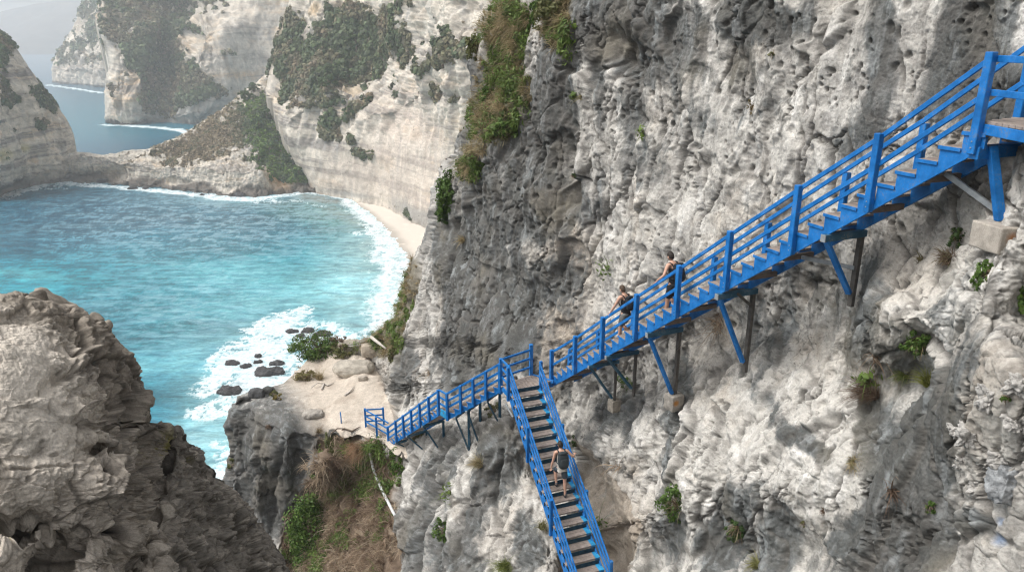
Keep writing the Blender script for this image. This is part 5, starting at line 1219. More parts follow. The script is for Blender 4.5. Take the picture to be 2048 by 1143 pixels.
    # hair
    def hair_fn(p):
        x, y, z = p; k = 1 + .05 * math.sin(x * 19 + y * 7) * math.sin(y * 17 + z * 11)
        return (x * k, y * k, z * k)
    bm = bmesh.new(); bmesh.ops.create_uvsphere(bm, u_segments=36, v_segments=24, radius=1)
    kill = [v for v in bm.verts if (v.co.y > .62 and v.co.z < .50) or (v.co.y > -.05 and v.co.z < .22 and v.co.y < .62 and abs(v.co.x) > .3 and v.co.z < .0 + .3 * v.co.y) or v.co.z < -.52 + .3 * v.co.y]
    bmesh.ops.delete(bm, geom=kill, context='VERTS')
    for v in bm.verts:
        p = hair_fn(v.co); tp_ = 1.0 + .06 * max(0, p[2])
        v.co = Vector((p[0] * .083 * tp_, p[1] * .105 - .003, p[2] * .128 * (1.03 if p[2] > 0 else 1)))
    bmesh.ops.solidify(bm, geom=bm.faces[:], thickness=.012)
    bmesh.ops.transform(bm, matrix=Matrix.Translation(Vector(hed)) @ R.to_4x4(), verts=bm.verts)
    for f in bm.faces: f.smooth = True
    fin('hair', bm, hair, root)
    for sx in (-1, 1):
        q = Vector(hed) + R @ Vector((sx * .030, .082, .008)); blob('eye', tuple(q), (.010, .006, .006), M_eye, root, None, 10)
    q = Vector(hed) + R @ Vector((0, .089, -.052)); blob('mouth', tuple(q), (.022, .006, .005), plain('lips', (.35, .13, .10), .5), root, None, 10)
    if beard:
        bm = bmesh.new(); bmesh.ops.create_uvsphere(bm, u_segments=24, v_segments=16, radius=1)
        bmesh.ops.delete(bm, geom=[v for v in bm.verts if v.co.z > -.22 or v.co.y < .05], context='VERTS')
        for v in bm.verts: p = hf(v.co); v.co = Vector((p[0] * .079, p[1] * .100 + .004, p[2] * .121))
        bmesh.ops.solidify(bm, geom=bm.faces[:], thickness=.006)
        bmesh.ops.transform(bm, matrix=Matrix.Translation(Vector(hed)) @ R.to_4x4(), verts=bm.verts); fin('beard', bm, hair, root)
    # shorts
    N2 = [(pel[0], pel[1], pel[2] + .08, .158, .138), (pel[0], pel[1], pel[2] - .01, .164, .142)]; E2 = [(0, 1)]
    for s_ in 'LR':
        hip, kn, ank, ft = legs[s_]
        b0 = len(N2); N2.append((*(hip + v3(0, 0, -.02)), .124, .124)); N2.append((*(hip * .55 + kn * .45), .114, .114)); N2.append((*(hip * .15 + kn * .85), .102, .104)); E2 += [(1, b0), (b0, b0 + 1), (b0 + 1, b0 + 2)]
    skin_mesh('shorts', N2, E2, short_m, root, 2, 1)
    # vest
    w0 = pel * .45 + che * .55
    N3 = [(*(pel + v3(0, 0, -.10)), .150, .130), (*(pel + v3(0, 0, .04)), .152, .132), (*w0, .142, .122), (*(che + v3(0, 0, -.02)), .164, .136), (*(che * .5 + nek * .5 + v3(0, -.005, .0)), .122, .102)]
    skin_mesh('vest', N3, [(0, 1), (1, 2), (2, 3), (3, 4)], top_m, root, 2, 1)
    for sx in (-1, 1):
        a = che * .5 + nek * .5; pts = [a + v3(sx * .07, .10, -.02), a + v3(sx * .085, .05, .085), a + v3(sx * .08, -.05, .075), a + v3(sx * .07, -.10, -.02)]
        nb = len(pts); skin_mesh('vest_strap', [(*p_, .022, .010) for p_ in pts], [(i, i + 1) for i in range(nb - 1)], top_m, root, 1, 0)
    # shoes
    for s_ in 'LR':
        hip, kn, ank, ft = legs[s_]
        fu = ft; yaw_ = math.atan2(-fu[0], fu[1]); pt = math.asin(max(-1, min(1, fu[2])))
        Rm = Matrix.Rotation(yaw_, 3, 'Z') @ Matrix.Rotation(pt, 3, 'X')
        sh_ = blob('shoe', tuple(ank + v3(0, 0, -.058) + ft * .055), (.050, .145, .052), shoe_m, root, Rm, 20, lambda p: (p[0] * (1 + .1 * p[1]), p[1], max(p[2], -.62) * (1 - .30 * max(0, p[1]))))
        blob('sock', tuple(ank + v3(0, 0, .0)), (.043, .045, .035), M_grey, root, None, 12)
    # backpack with straps
    bc = che + v3(0, -.20 * pack_size ** .5, -.04); up_ = unit(nek - w0)
    tilt = math.atan2(up_[1], up_[2])
    Rp = Matrix.Rotation(-tilt, 3, 'X')
    pk = blob('backpack', tuple(bc), (.155 * pack_size, .10 * pack_size, .25 * pack_size), pack_m, root, Rp, 28, lambda p: tuple(math.copysign(abs(c) ** .62, c) for c in p))
    blob('pocket', tuple(Vector(bc) + Rp @ Vector((0, -.085 * pack_size, -.07))), (.11 * pack_size, .045, .12 * pack_size), pack_m, pk, Rp, 18, lambda p: tuple(math.copysign(abs(c) ** .6, c) for c in p))
    blob('flap', tuple(Vector(bc) + Rp @ Vector((0, -.02, .20 * pack_size))), (.14 * pack_size, .085 * pack_size, .055), pack_m, pk, Rp, 18, lambda p: tuple(math.copysign(abs(c) ** .7, c) for c in p))
    for sx in (-1, 1):
        a = che * .5 + nek * .5
        pts = [a + v3(sx * .085, -.125, -.02), a + v3(sx * .105, -.06, .085), a + v3(sx * .11, .03, .095), a + v3(sx * .115, .115, -.01), che + v3(sx * .125, .115, -.10), che + v3(sx * .15, -.02, -.20), che + v3(sx * .12, -.12, -.22)]
        skin_mesh('shoulder_strap', [(*p_, .024, .012) for p_ in pts], [(i, i + 1) for i in range(len(pts) - 1)], pack_m, pk, 1, 0)
    return root
def tread_top(P0, D, s, per, s0, board, up):
    i = math.floor((s - s0) * per); run = D / per; a = P0 + D * s0 + run * i
    return a[2] + board - (0 if up > 0 else abs(run[2]))
dA = unit(v3(*A_D[:2], 0)); down_yaw = math.atan2(dA[0], -dA[1]) + math.pi * 0   # facing down the upper flight (-dA)
def yaw_of(d): return math.atan2(-d[0], d[1])
def on_A(s, off):
    z = tread_top(A_P0, A_D, s, 5, -.93, .50, 1); p = A_P0 + A_D * s + A_n * off; return v3(p[0], p[1], z)
gA = A_D / 5
# man on the upper flight: facing down and a little outwards, one hand out towards the rail
def place_A(label, s, off, turn, H, hair, sm, tm, pm, shm, ps, beard, headyaw, headp, handL, handR):
    z1 = tread_top(A_P0, A_D, s, 5, -.93, .50, 1); z0 = z1 - abs(gA[2])
    o_ = A_P0 + A_D * s + A_n * off; o_[2] = z0
    k = 1.8 / H
    rz = abs(gA[2]) * k; gy = .186 * k
    return make_person(label, o_, yaw_of(-dA) + turn, H, dict(pelvis=(0, 0.0, .93 + rz * .45), chest=(0, .06, 1.30 + rz * .45), neck=(0, .12, 1.485 + rz * .45), head=(0, .185, 1.615 + rz * .45),
                       ankL=(-.10, gy, .10), ankR=(.10, -gy, rz + .10), handL=handL, handR=handR, head_yaw=headyaw, head_pitch=headp, elbL=(-.4, -1, -.1), elbR=(.5, -1, -.1), fdL=(0.1, .5, -.8), fdR=(0, .4, -.8)), hair, sm, tm, pm, shm, ps, None, beard)
place_A('taller dark haired man in black shorts with a black backpack, higher up the upper flight', 2.52, .50, .22, 1.96, M_hair, M_black, M_black, M_navy, M_shoe, 1.0, True, -.1, -.45, (-.36, .26, 1.12), (.36, .30, 1.12))
place_A('brown haired man in grey shorts with a small black backpack, lower down the upper flight', 1.30, .42, .25, 1.92, M_hair2, M_grey, M_black, M_navy, M_brownshoe, .86, False, -.1, -.42, (-.34, .30, 1.05), (.40, .42, 1.18))
# man on the lower flight, seen from above, hand on the wall side rail: he climbs away from the eye
sB = 1.74; gB = B_D / 6
i = math.floor(sB * 6); zf = B_P0[2] + .52 - .2364 * (i + 1)
o_ = B_P0 + gB * (i + .5) + B_n * .62; HB = 1.92; k = 1.8 / HB
o_ = v3(o_[0], o_[1], zf)
make_person('man in dark shorts with a charcoal backpack, hand on rail of the steep lower flight', o_ - B_h * .0, yaw_of(-B_h) - .12, HB,
            dict(pelvis=(0, .14, 1.02), chest=(0, .20, 1.38), neck=(0, .27, 1.565), head=(0, .33, 1.69), ankR=(.09, .0, .10), ankL=(-.10, .34, .10 + .2364 * k), handL=(-.30, .28, .95), handR=(.50, .36, 1.27), elbR=(.5, -.8, -.6), elbL=(-.6, -1, 0),
                 fdR=(.4, .9, -.1), fdL=(0, .1, -1), palmR=(0, 0, 1), head_yaw=.1, head_pitch=-.5), M_hair, M_dgrey, M_beige, M_pack, M_shoe, 1.08)
# ------------------------------------------------------------------ plants, boulders and small things
M_leaf = leaf_mat('foliage'); M_straw = leaf_mat('dry_grass', .8)
M_bark = plain('bark', (.14, .11, .085), .9, .3, 12, .2, 0, .01)
M_seaR = rock_mat('wet_rock', 1.2, .06, .35, .35); M_boul = rock_mat('boulder', .3, .03, .3)
G_DARK = [(.03, .06, .018), (.05, .09, .024), (.08, .13, .035)]
G_BRIGHT = [(.045, .085, .016), (.08, .145, .026), (.14, .22, .045)]
G_OLIVE = [(.09, .105, .035), (.14, .15, .055), (.20, .19, .08)]
STRAW = [(.25, .19, .10), (.34, .27, .15), (.44, .37, .23)]
BROWN = [(.085, .055, .038), (.14, .095, .065), (.22, .16, .11)]
def pal(n, p, k=None):
    p = np.array(p); t = rng.random(n) if k is None else k
    x = t * (len(p) - 1); i = np.minimum(x.astype(int), len(p) - 2); f = (x - i)[:, None]
    return p[i] * (1 - f) + p[i + 1] * f
def quads(cen, u, v, fold=None):
    """leaf shaped quads: centre, half length u, half width v (n,3 each) -> V, F"""
    n = len(cen); V = np.stack([cen - u, cen + v - u * .1, cen + u, cen - v - u * .1], 1)
    return V.reshape(-1, 3), np.arange(4 * n).reshape(n, 4)
def rdir(n):
    d = rng.normal(size=(n, 3)); return d / np.linalg.norm(d, axis=1, keepdims=True)
def leaf_cloud(name, c, r, n, ls, p, parent=None, N=None, rough=.35, flat=.25, mat=None, droop=0., clump=9):
    """n leaves gathered in clumps through an uneven volume of half sizes r"""
    c = np.asarray(c, float); r = np.asarray(r, float)
    k = max(4, n // clump // 3); cd = rdir(k); cr = .45 + .55 * rng.random(k) ** .5
    cc = cd * cr[:, None] * (1 + rough * perlin(cd[:, 0] * 2.3 + c[0], cd[:, 1] * 2.3 + c[1], cd[:, 2] * 2.3)[:, None]); cs = .16 + .16 * rng.random(k)
    idx = rng.integers(0, k, n); d = rdir(n); pos = cc[idx] + d * (cs[idx] * rng.random(n) ** .33)[:, None]
    out = unit_rows(pos * .6 + d)
    lift = np.clip((pos * (N if N is not None else v3(0, 0, 1))).sum(1), -1, 1)
    q = pos * r + c
    a = rdir(n); u = unit_rows(np.cross(out, a) + out * flat + v3(0, 0, -droop)); w = unit_rows(np.cross(u, out + rdir(n) * .5))
    L = ls * (.6 + .8 * rng.random(n))
    V, F = quads(q, u * (L * .5)[:, None], w * (L * .24)[:, None])
    col = pal(n, p, np.clip(.45 + .35 * rng.normal(size=n) * .6 + .25 * (rng.random(k)[idx] - .5) + .12 * lift, 0, .999))
    return link(name, np_mesh(name, V, F, False, np.repeat(col, 4, 0)), mat or M_leaf, parent)
def unit_rows(a): return a / (np.linalg.norm(a, axis=-1, keepdims=True) + 1e-9)
def blades(base, dirs, L, w, p, bend=.6, seg=3, name='blades', parent=None, mat=None, tcol=None, gx=v3(0, 0, -1)):
    """curved grass blades from base points"""
    n = len(base); side = unit_rows(np.cross(dirs, rdir(n)))
    V = np.zeros((n, seg + 1, 2, 3)); d = dirs.copy(); pnt = base.copy()
    for s in range(seg + 1):
        ww = (w * (1 - s / (seg + .3)))[:, None] if hasattr(w, '__len__') else w * (1 - s / (seg + .3))
        V[:, s, 0] = pnt - side * ww; V[:, s, 1] = pnt + side * ww
        pnt = pnt + d * (L / seg)[:, None]; d = unit_rows(d + gx * bend / seg + .15 * rdir(n))
    i = np.arange(n)[:, None] * (seg + 1) * 2 + np.arange(seg)[None] * 2
    F = np.stack([i, i + 1, i + 3, i + 2], -1).reshape(-1, 4)
    col = pal(n, p) if tcol is None else tcol
    C = np.repeat(col[:, None], (seg + 1) * 2, 1).reshape(-1, 3)
    return link(name, np_mesh(name, V.reshape(-1, 3), F, True, C), mat or M_straw, parent)
def seat(px, py, lift=0.0):
    return near_point(px, py, lift)
def px2m(px, Pt): return px * float(np.asarray(Pt) @ FW) / FOC
def bush(label, px, py, w, h, p, n=900, ls=None, tuft=None, name='shrub', group='plants growing on the near cliff', twigs=0, at_=None, droop=0., lsf=.20):
    Pt, Nn_ = seat(px, py) if at_ is None else at_
    rw, rh = px2m(w, Pt), px2m(h, Pt); o_ = empty(name, tuple(Pt)); tag(o_, label, 'shrub' if name == 'shrub' else 'plant', group)
    r = v3(rw, rw * .7, rh)
    ls = ls or max(.045, min(.16, rw * lsf))
    f = leaf_cloud('foliage', (0, 0, 0), r, n, ls, p, o_, Nn_, droop=droop); f.location = tuple(Nn_ * rw * .35)
    k = 7 + twigs
    d = unit_rows(rdir(k) * .8 + Nn_ + v3(0, 0, .5)); b = np.repeat((-Nn_ * .05)[None], k, 0)
    L = np.full(k, rw * 1.15)
    blades(b, d, L, np.full(k, .012 + .004 * rw), BROWN, .1, 3, 'stem', o_, M_bark if False else M_straw)
    tuft = tuft or 40
    if tuft: 
        m = tuft; d = unit_rows(rdir(m) + Nn_ * .9); blades(rdir(m) * rw * .3, d, (rw * (.8 + .8 * rng.random(m))), .005 + .004 * rng.random(m), STRAW + BROWN, 1.4, 3, 'dry_blades', o_)
    return o_
def tuft(label, px, py, w, p, n=220, name='grass_tuft', group='grass tufts on the near cliff', up=.5, bend=1.3, wid=.006, L=None, at_=None):
    Pt, Nn_ = seat(px, py) if at_ is None else at_
    rw = px2m(w, Pt); d = unit_rows(rdir(n) * .75 + Nn_ * .8 + v3(0, 0, up))
    o_ = blades(rdir(n) * rw * .28 * v3(1, 1, .6), d, rw * (.3 + 1.3 * rng.random(n) ** 2), wid + wid * rng.random(n), p, bend, 3, name)
    o_.location = tuple(Pt); tag(o_, label, 'grass', group); return o_
# --- named plants
bush('dense bright green bush on the cliff edge above the sea', 888, 385, 25, 46, G_BRIGHT, 2600, .17)
bush('small dark green bush low on the cliff edge under the dense one', 884, 428, 20, 18, G_DARK, 700, .15)
bush('green bush on the skyline at the top left of the near cliff', 955, 92, 22, 26, G_OLIVE, 1300, .16, tuft=60)
bush('leafy green bush at the top of the cliff beside the grey rib', 1112, 30, 32, 46, G_OLIVE, 2600, .15, tuft=200)
bush('bright green clump left of the leafy bush at the top', 1064, 30, 14, 34, G_BRIGHT, 900, .13)
bush('green clump among dry grass halfway down the left rib', 1012, 262, 22, 18, G_BRIGHT, 900, .13, tuft=60)
bush('small green clump in tan grass on the left rib', 985, 190, 14, 18, G_BRIGHT, 500, .12, tuft=60)
bush('moss green patch at the head of the curved crack', 1158, 353, 8, 6, G_DARK, 160, .07)
bush('round green plant with straw stems on the grey rock below the middle', 1330, 1018, 34, 38, G_BRIGHT, 1500, .10, tuft=150)
bush('smaller green plant hanging right of the round one near the bottom', 1472, 1058, 24, 26, G_DARK, 800, .08, tuft=120)
bush('narrow bright green plant on the buttress left of the lower flight', 887, 1062, 19, 30, G_BRIGHT, 900, .12)
bush('moss cushion beside the right rail of the lower flight', 1143, 884, 12, 16, G_DARK, 350, .08)
bush('feathery green plant in the right hand rocks', 1836, 690, 30, 26, G_BRIGHT, 1100, .075, tuft=60)
bush('green fern draped down the pale rock near the right edge', 1962, 538, 22, 36, G_BRIGHT, 900, .07, droop=.7)
bush('green fern at the right edge below the walkway', 2036, 592, 28, 38, G_BRIGHT, 1100, .07, droop=.7)
bush('dark green plant in the hollow below the top props', 1895, 462, 16, 26, G_DARK, 420, .07, tuft=40)
bush('tiny green sprig with dry leaves low on the grey slab', 1891, 1016, 14, 14, G_BRIGHT, 150, .08, tuft=16)
bush('small tuft of moss on the ledge high in the wall', 1551, 108, 9, 6, G_OLIVE, 200, .05)
bush('brownish moss patch in the upper wall', 1499, 214, 12, 15, [(.12, .10, .03), (.18, .12, .05), (.10, .11, .03)], 300, .05)
bush('small leafy sprig at the lower right edge', 2022, 789, 12, 6, G_BRIGHT, 120, .06)
bush('dark hollow fern in the right of the big rocks', 1600, 1052, 7, 9, G_OLIVE, 120, .05)
bush('tall tangled green shrub filling the lower gully', 632, 1062, 44, 92, G_BRIGHT, 5200, .17, name='shrub', group='plants in the gully', twigs=10)
bush('green shrub beside the white pipe', 724, 930, 20, 18, G_BRIGHT, 900, .15, group='plants in the gully')
bush('loose green scrub right of the white pipe', 800, 925, 26, 34, G_BRIGHT, 1100, .15, group='plants in the gully', tuft=60)
bush('green strip of scrub on the rim left of the gully', 657, 905, 10, 34, G_OLIVE, 600, .14, group='plants in the gully')
bush('green scrub in the middle of the dry gully', 690, 965, 22, 26, G_OLIVE, 700, .14, group='plants in the gully')
bush('bush below the left end of the landing', 993, 826, 18, 15, G_OLIVE, 500, .10, tuft=60)
bush('scrub under the ledge flight of stairs', 838, 872, 16, 20, G_OLIVE, 400, .11, tuft=80)
bush('wide green bush with thin sprigs at the back of the ledge', 640, 712, 50, 30, G_BRIGHT, 3400, .16, group='plants on the sandy ledge', twigs=40, tuft=160)
bush('dry bush beside the wide green one on the ledge', 680, 716, 22, 18, BROWN, 700, .14, group='plants on the sandy ledge', tuft=220)
bush('leafy bush on the bank right of the wide one', 690, 697, 26, 16, G_OLIVE, 1200, .15, group='plants on the sandy ledge', twigs=14, tuft=120)
bush('yellowish cushion plants along the seaward edge of the ledge', 612, 757, 24, 9, [(.16, .14, .05), (.25, .21, .09), (.12, .14, .04)], 900, .12, group='plants on the sandy ledge', tuft=100)
bush('low green bush at the seaward corner of the ledge', 590, 742, 18, 14, G_OLIVE, 900, .14, group='plants on the sandy ledge', twigs=20)
bush('round green cushion on the ledge rim', 548, 789, 9, 7, G_OLIVE, 300, .13, group='plants on the sandy ledge')
bush('yellow green cushion on the ledge rim below the round one', 556, 798, 9, 8, [(.20, .17, .05), (.28, .22, .08), (.14, .13, .04)], 300, .13, group='plants on the sandy ledge')
bush('mossy cushion at the left foot of the ledge block', 462, 930, 11, 14, G_OLIVE, 350, .14, group='plants on the sandy ledge')
bush('green and orange scrub on the wall behind the ledge', 786, 708, 10, 30, G_OLIVE, 700, .14, group='plants on the sandy ledge', tuft=80)
bush('small dark bush on the sea side slope', 672, 678, 10, 10, G_DARK, 300, .16, group='plants on the sandy ledge')
tuft('dead brown bush of wiry stems on the right hand rocks', 1742, 790, 50, BROWN, 800, 'dead_bush', up=.6, bend=1.0, wid=.004)
tuft('yellow green grass tuft above the grey slab', 1850, 768, 36, [(.14, .16, .03), (.24, .25, .06), (.33, .32, .12)], 520)
tuft('straw coloured tuft left of the grey slab', 1694, 918, 26, STRAW + [(.2, .24, .06)], 420)
tuft('grey green tuft by the slab top', 1808, 752, 26, [(.10, .14, .03), (.2, .2, .08)], 300)
tuft('long grass tuft at the bottom left of the lower flight', 1012, 1132, 30, [(.08, .12, .02), (.16, .2, .04), (.26, .26, .09)], 520)
tuft('drooping dry tuft left of the lower flight', 1084, 1058, 20, [(.14, .14, .05), (.24, .22, .10)], 300, bend=2)
tuft('spiky grass tuft at the bottom edge below the middle plants', 1512, 1128, 26, [(.14, .15, .04), (.3, .28, .12)], 200)
tuft('small dark tuft low in the middle rocks', 1649, 1022, 10, BROWN, 120)
tuft('brown tuft near the top of the right rocks', 1868, 510, 34, BROWN + [(.1, .12, .04)], 420, bend=1.8)
tuft('tan grass tuft on the pale pillar under the left flight', 968, 930, 28, STRAW + [(.12, .13, .04)], 420, bend=1.8)
tuft('rust coloured grass at the top of the gully', 716, 900, 34, [(.20, .11, .06), (.30, .18, .10), (.38, .27, .17)], 900, bend=2)
tuft('orange tan tuft stuck on the grey column', 914, 482, 18, STRAW, 260)
tuft('dry tuft on the front of the ledge block', 638, 862, 12, BROWN + STRAW, 260)
tuft('dry tuft hanging in the groove of the ledge block', 538, 850, 10, BROWN, 200, bend=2)
tuft('straw tuft on the ledge beside the wide bush', 640, 757, 20, STRAW, 300)
# --- ground cover on the near cliff: hanging grass and brush nobody could count
def scatter(P, N, W, n):
    w_ = np.clip(W.ravel(), 0, None); w_ = w_ / w_.sum(); i = rng.choice(w_.size, n, p=w_)
    return P.reshape(-1, 3)[i], N.reshape(-1, 3)[i], i
def tuft_field(name, label, W, nc, per, L0, L1, spread, pals, thr, off, leafy):
    """ragged clumps of blades and leafy sprigs in one mass"""
    cpt, cn, ii = scatter(near_P, near_N, W, nc)
    kx = fbm(cpt, 1.1, 4, .6, off=off) + .12 * rng.normal(size=nc)
    sz = .45 + 1.0 * rng.random(nc) ** 2.2
    idx = np.repeat(np.arange(nc), per); n = len(idx)
    b = cpt[idx] + rdir(n) * (spread * sz[idx] * rng.random(n))[:, None] * .6
    kind = np.where(kx > thr[1], 2, np.where(kx < thr[0], 0, 1))
    cj = rng.random(nc); ck = np.clip(cj[idx] * .6 + .4 * rng.random(n), 0, .999)
    col = np.choose(kind[idx][:, None], [pal(n, pals[0], ck), pal(n, pals[1], ck), pal(n, pals[2], ck)])
    d = unit_rows(cn[idx] * .8 + rdir(n) * .75 + v3(0, 0, .5))
    o = blades(b, d, (L0 + (L1 - L0) * rng.random(n) ** 2) * sz[idx], .008 + .012 * rng.random(n), None, 1.7, 3, name, None, M_straw, col); tag(o, label, 'grass', kind='stuff')
    # leafy sprigs in the greener clumps
    g = np.where(kind == 2)[0]; 
    if leafy and len(g):
        idx = np.repeat(g, leafy); n = len(idx); d = rdir(n); d = unit_rows(d + cn[idx] * .8)
        q = cpt[idx] + d * (spread * 1.3 * sz[idx] * rng.random(n) ** .5)[:, None]; u = unit_rows(np.cross(d, rdir(n)) + d * .3); w_ = unit_rows(np.cross(u, d))
        l = .05 + .06 * rng.random(n); V, F = quads(q, u * l[:, None], w_ * (l * .45)[:, None])
        col = pal(n, [(.05, .085, .018), (.10, .16, .03), (.17, .24, .05)], np.clip(cj[idx] * .6 + .4 * rng.random(n), 0, .999))
        o2 = link(name + '_leaves', np_mesh(name, V, F, False, np.repeat(col, 4, 0)), M_leaf); tag(o2, 'small green leaves among the ' + label, 'foliage', kind='stuff')
vm = np.clip(near_F['vegs'] - .42 + .95 * fbm(near_P, 1.2, 4, .6, off=201), 0, 1) * (near_PY > -40) * (near_PY < 790)
tuft_field('hanging_grass', 'dry and green grass hanging on the left rib', vm, 1900, 22, .2, .75, .28, (STRAW, [(.13, .11, .05), (.22, .19, .10), (.32, .28, .16)], [(.08, .12, .025), (.13, .18, .045), (.20, .23, .08)]), (-.08, .06), 211, 34)
gm = np.clip(near_F['gully'] - .40 + .95 * fbm(near_P, 1.0, 4, .6, off=221), 0, 1) * (near_PY < 1200)
tuft_field('gully_brush', 'tangled brown brush covering the gully', gm, 1300, 20, .25, 1.1, .32, ([(.24, .17, .12), (.38, .29, .2), (.50, .42, .31)], [(.10, .065, .045), (.19, .13, .09), (.32, .24, .165)], [(.06, .10, .02), (.11, .17, .035), (.18, .23, .06)]), (-.02, .24), 231, 40)
# --- scrub on the far cliffs
def far_scrub(name, label, S, n, leaves=9):
    P, N, W, size, kind, PX_, PY_ = S
    W = W * (PX_ > -30) * (PY_ > -40)
    # equal weight on the ground rather than in the grid
    b, nn, ii = scatter(P, N, W, n)
    k = fbm(b, size * 9, 3, off=241); k2 = fbm(b, size * 4, 2, off=251)
    if kind == 'saddle':
        px_ = PX_.ravel()[ii]; py_ = PY_.ravel()[ii]
        lush = blobs(px_, py_, [(530, 250, 40, 70, -20, 1), (560, 320, 40, 50, 20, 1), (520, 300, 30, 40, 0, .8), (600, 350, 26, 26, 0, 1), (505, 185, 30, 30, 0, .8)]) + .25 * k
    else: lush = .35 + 1.1 * k
    r = size * (.35 + 1.5 * rng.random(n) ** 3 + .9 * np.clip(lush, 0, 1)) * .75
    base = np.where((lush > .38)[:, None], pal(n, [(.06, .09, .04), (.09, .125, .055), (.14, .17, .08)]), np.where((lush > .05)[:, None], pal(n, [(.11, .115, .06), (.16, .155, .085), (.22, .195, .12)]), pal(n, [(.20, .16, .10), (.30, .24, .155), (.16, .135, .09)])))
    if kind == 'saddle': base = np.where(((lush > .75) & (k2 > -.1))[:, None], pal(n, [(.07, .12, .02), (.12, .19, .035)]), base)
    d = rdir(n * leaves).reshape(n, leaves, 3); d = unit_rows(d + .7 * nn[:, None] + v3(0, 0, .4))
    q = b[:, None] + d * (r[:, None, None] * (.35 + .45 * rng.random((n, leaves, 1)))) + nn[:, None] * (r * .1)[:, None, None]
    q = q.reshape(-1, 3); dd = d.reshape(-1, 3); u = unit_rows(np.cross(dd, rdir(len(q)))); w_ = unit_rows(np.cross(u, dd))
    L = np.repeat(r, leaves) * (.34 + .2 * rng.random(len(q)))
    V = np.stack([q - u * L[:, None], q + w_ * (L * .7)[:, None], q + u * L[:, None], q - w_ * (L * .7)[:, None]], 1).reshape(-1, 3)
    C = np.repeat(base * (.6 + .8 * rng.random((n, 1))), leaves, 0) * (.8 + .4 * rng.random((len(q), 1)))
    o = link(name, np_mesh(name, V, np.arange(len(V)).reshape(-1, 4), False, np.repeat(C, 4, 0)), M_leaf); tag(o, label, 'scrub', kind='stuff')
far_scrub('cliff_scrub', 'green and brown scrub on the upper ledges of the beach cliff', SCRUB[0], 15000)
far_scrub('headland_scrub', 'scrub on the headland across the channel', SCRUB[1], 9000, 7)
far_scrub('outer_scrub', 'scrub on the outer grey headland', SCRUB[2], 5000, 7)
far_scrub('left_scrub', 'low scrub on the left headland', SCRUB[3], 6000, 7)
far_scrub('saddle_scrub', 'brown grass and bushes on the saddle ridge', SCRUB[4], 17000, 8)
# --- single trees on the saddle ridge and the beach cliff
def tree(label, px, py, w, h, p, src, group, n=700, lsf=.17):
    P, X_, Y_ = src; i = np.unravel_index(np.argmin((X_ - px) ** 2 + (Y_ - py) ** 2), X_.shape); b = P[i]
    rw, rh = px2m(w, b), px2m(h, b); o_ = empty('tree', tuple(b)); tag(o_, label, 'tree', group)
    bm = bmesh.new(); bmesh.ops.create_cone(bm, cap_ends=True, segments=7, radius1=rw * .10, radius2=rw * .04, depth=rh * 1.5); bmesh.ops.translate(bm, verts=bm.verts, vec=(0, -rw * .2, rh * .55))
    fin('trunk', bm, M_bark, o_)
    d = rdir(5); d[:, 2] = abs(d[:, 2]); blades(np.repeat(v3(0, -rw * .2, rh * .6)[None], 5, 0), unit_rows(d), np.full(5, rw * .8), np.full(5, rw * .03), BROWN, 0, 2, 'limb', o_)
    f = leaf_cloud('crown', (0, -rw * .2, rh * .95), (rw, rw * .9, rh), n, rw * lsf * 1.5, p, o_); return o_
sadS = (saddle_P, sad_PX, sad_PY); bwS = (beach_wall_P, bw_PX, bw_PY)
GT = 'trees on the saddle ridge'
for lab, x, y, w, h, p in (('bright yellow green tree at the left foot of the wooded slope', 520, 318, 18, 13, G_BRIGHT), ('bright green tree right of the yellow green one, above the orange scar', 543, 300, 19, 13, G_BRIGHT), ('mid green tree in the middle of the wooded slope', 560, 284, 17, 12, G_DARK),
                          ('dark tree high on the wooded slope below the summit', 536, 232, 18, 12, G_DARK), ('dark tree under the topmost one on the wooded slope', 518, 255, 17, 11, G_DARK), ('dark round tree on the ridge crest left of the summit', 508, 180, 13, 9, G_DARK), ('bushy tree lower along the ridge crest', 490, 194, 13, 8, G_DARK),
                          ('green tree low at the end of the slope by the beach cliff', 598, 352, 14, 11, G_DARK), ('small dark tree where the slope meets the wall', 580, 325, 15, 11, G_DARK), ('broad tree on the right side of the wooded slope', 572, 262, 14, 12, G_DARK)):
    tree(lab, x, y, w, h, p, sadS, GT)
for lab, x, y, w, h, p in (('cone shaped dark bush in the lower face of the beach cliff', 651, 255, 15, 12, G_DARK), ('bushy tree at the lower end of the slanting ramp', 700, 228, 20, 9, G_DARK), ('bushy tree at the upper end of the slanting ramp', 727, 196, 15, 9, G_DARK),
                          ('large dark tree on the upper ledge of the beach cliff', 672, 135, 24, 18, G_DARK), ('dark tree left of the large one on the upper ledge', 640, 158, 22, 15, G_DARK), ('upper dark tree near the top of the beach cliff', 705, 95, 26, 18, G_DARK), ('narrow green bush on the pale face', 798, 112, 8, 16, G_DARK),
                          ('small bush hanging on the right part of the pale face', 858, 188, 9, 9, G_DARK), ('tiny bush beside the near cliff skyline', 900, 196, 5, 9, G_OLIVE), ('pair of dark bushes on a crack in the beach cliff', 741, 312, 12, 7, G_OLIVE), ('small dark bush on the lower crack', 716, 307, 8, 6, G_OLIVE)):
    tree(lab, x, y, w, h, p, bwS, 'bushes and trees on the beach cliff', 500)
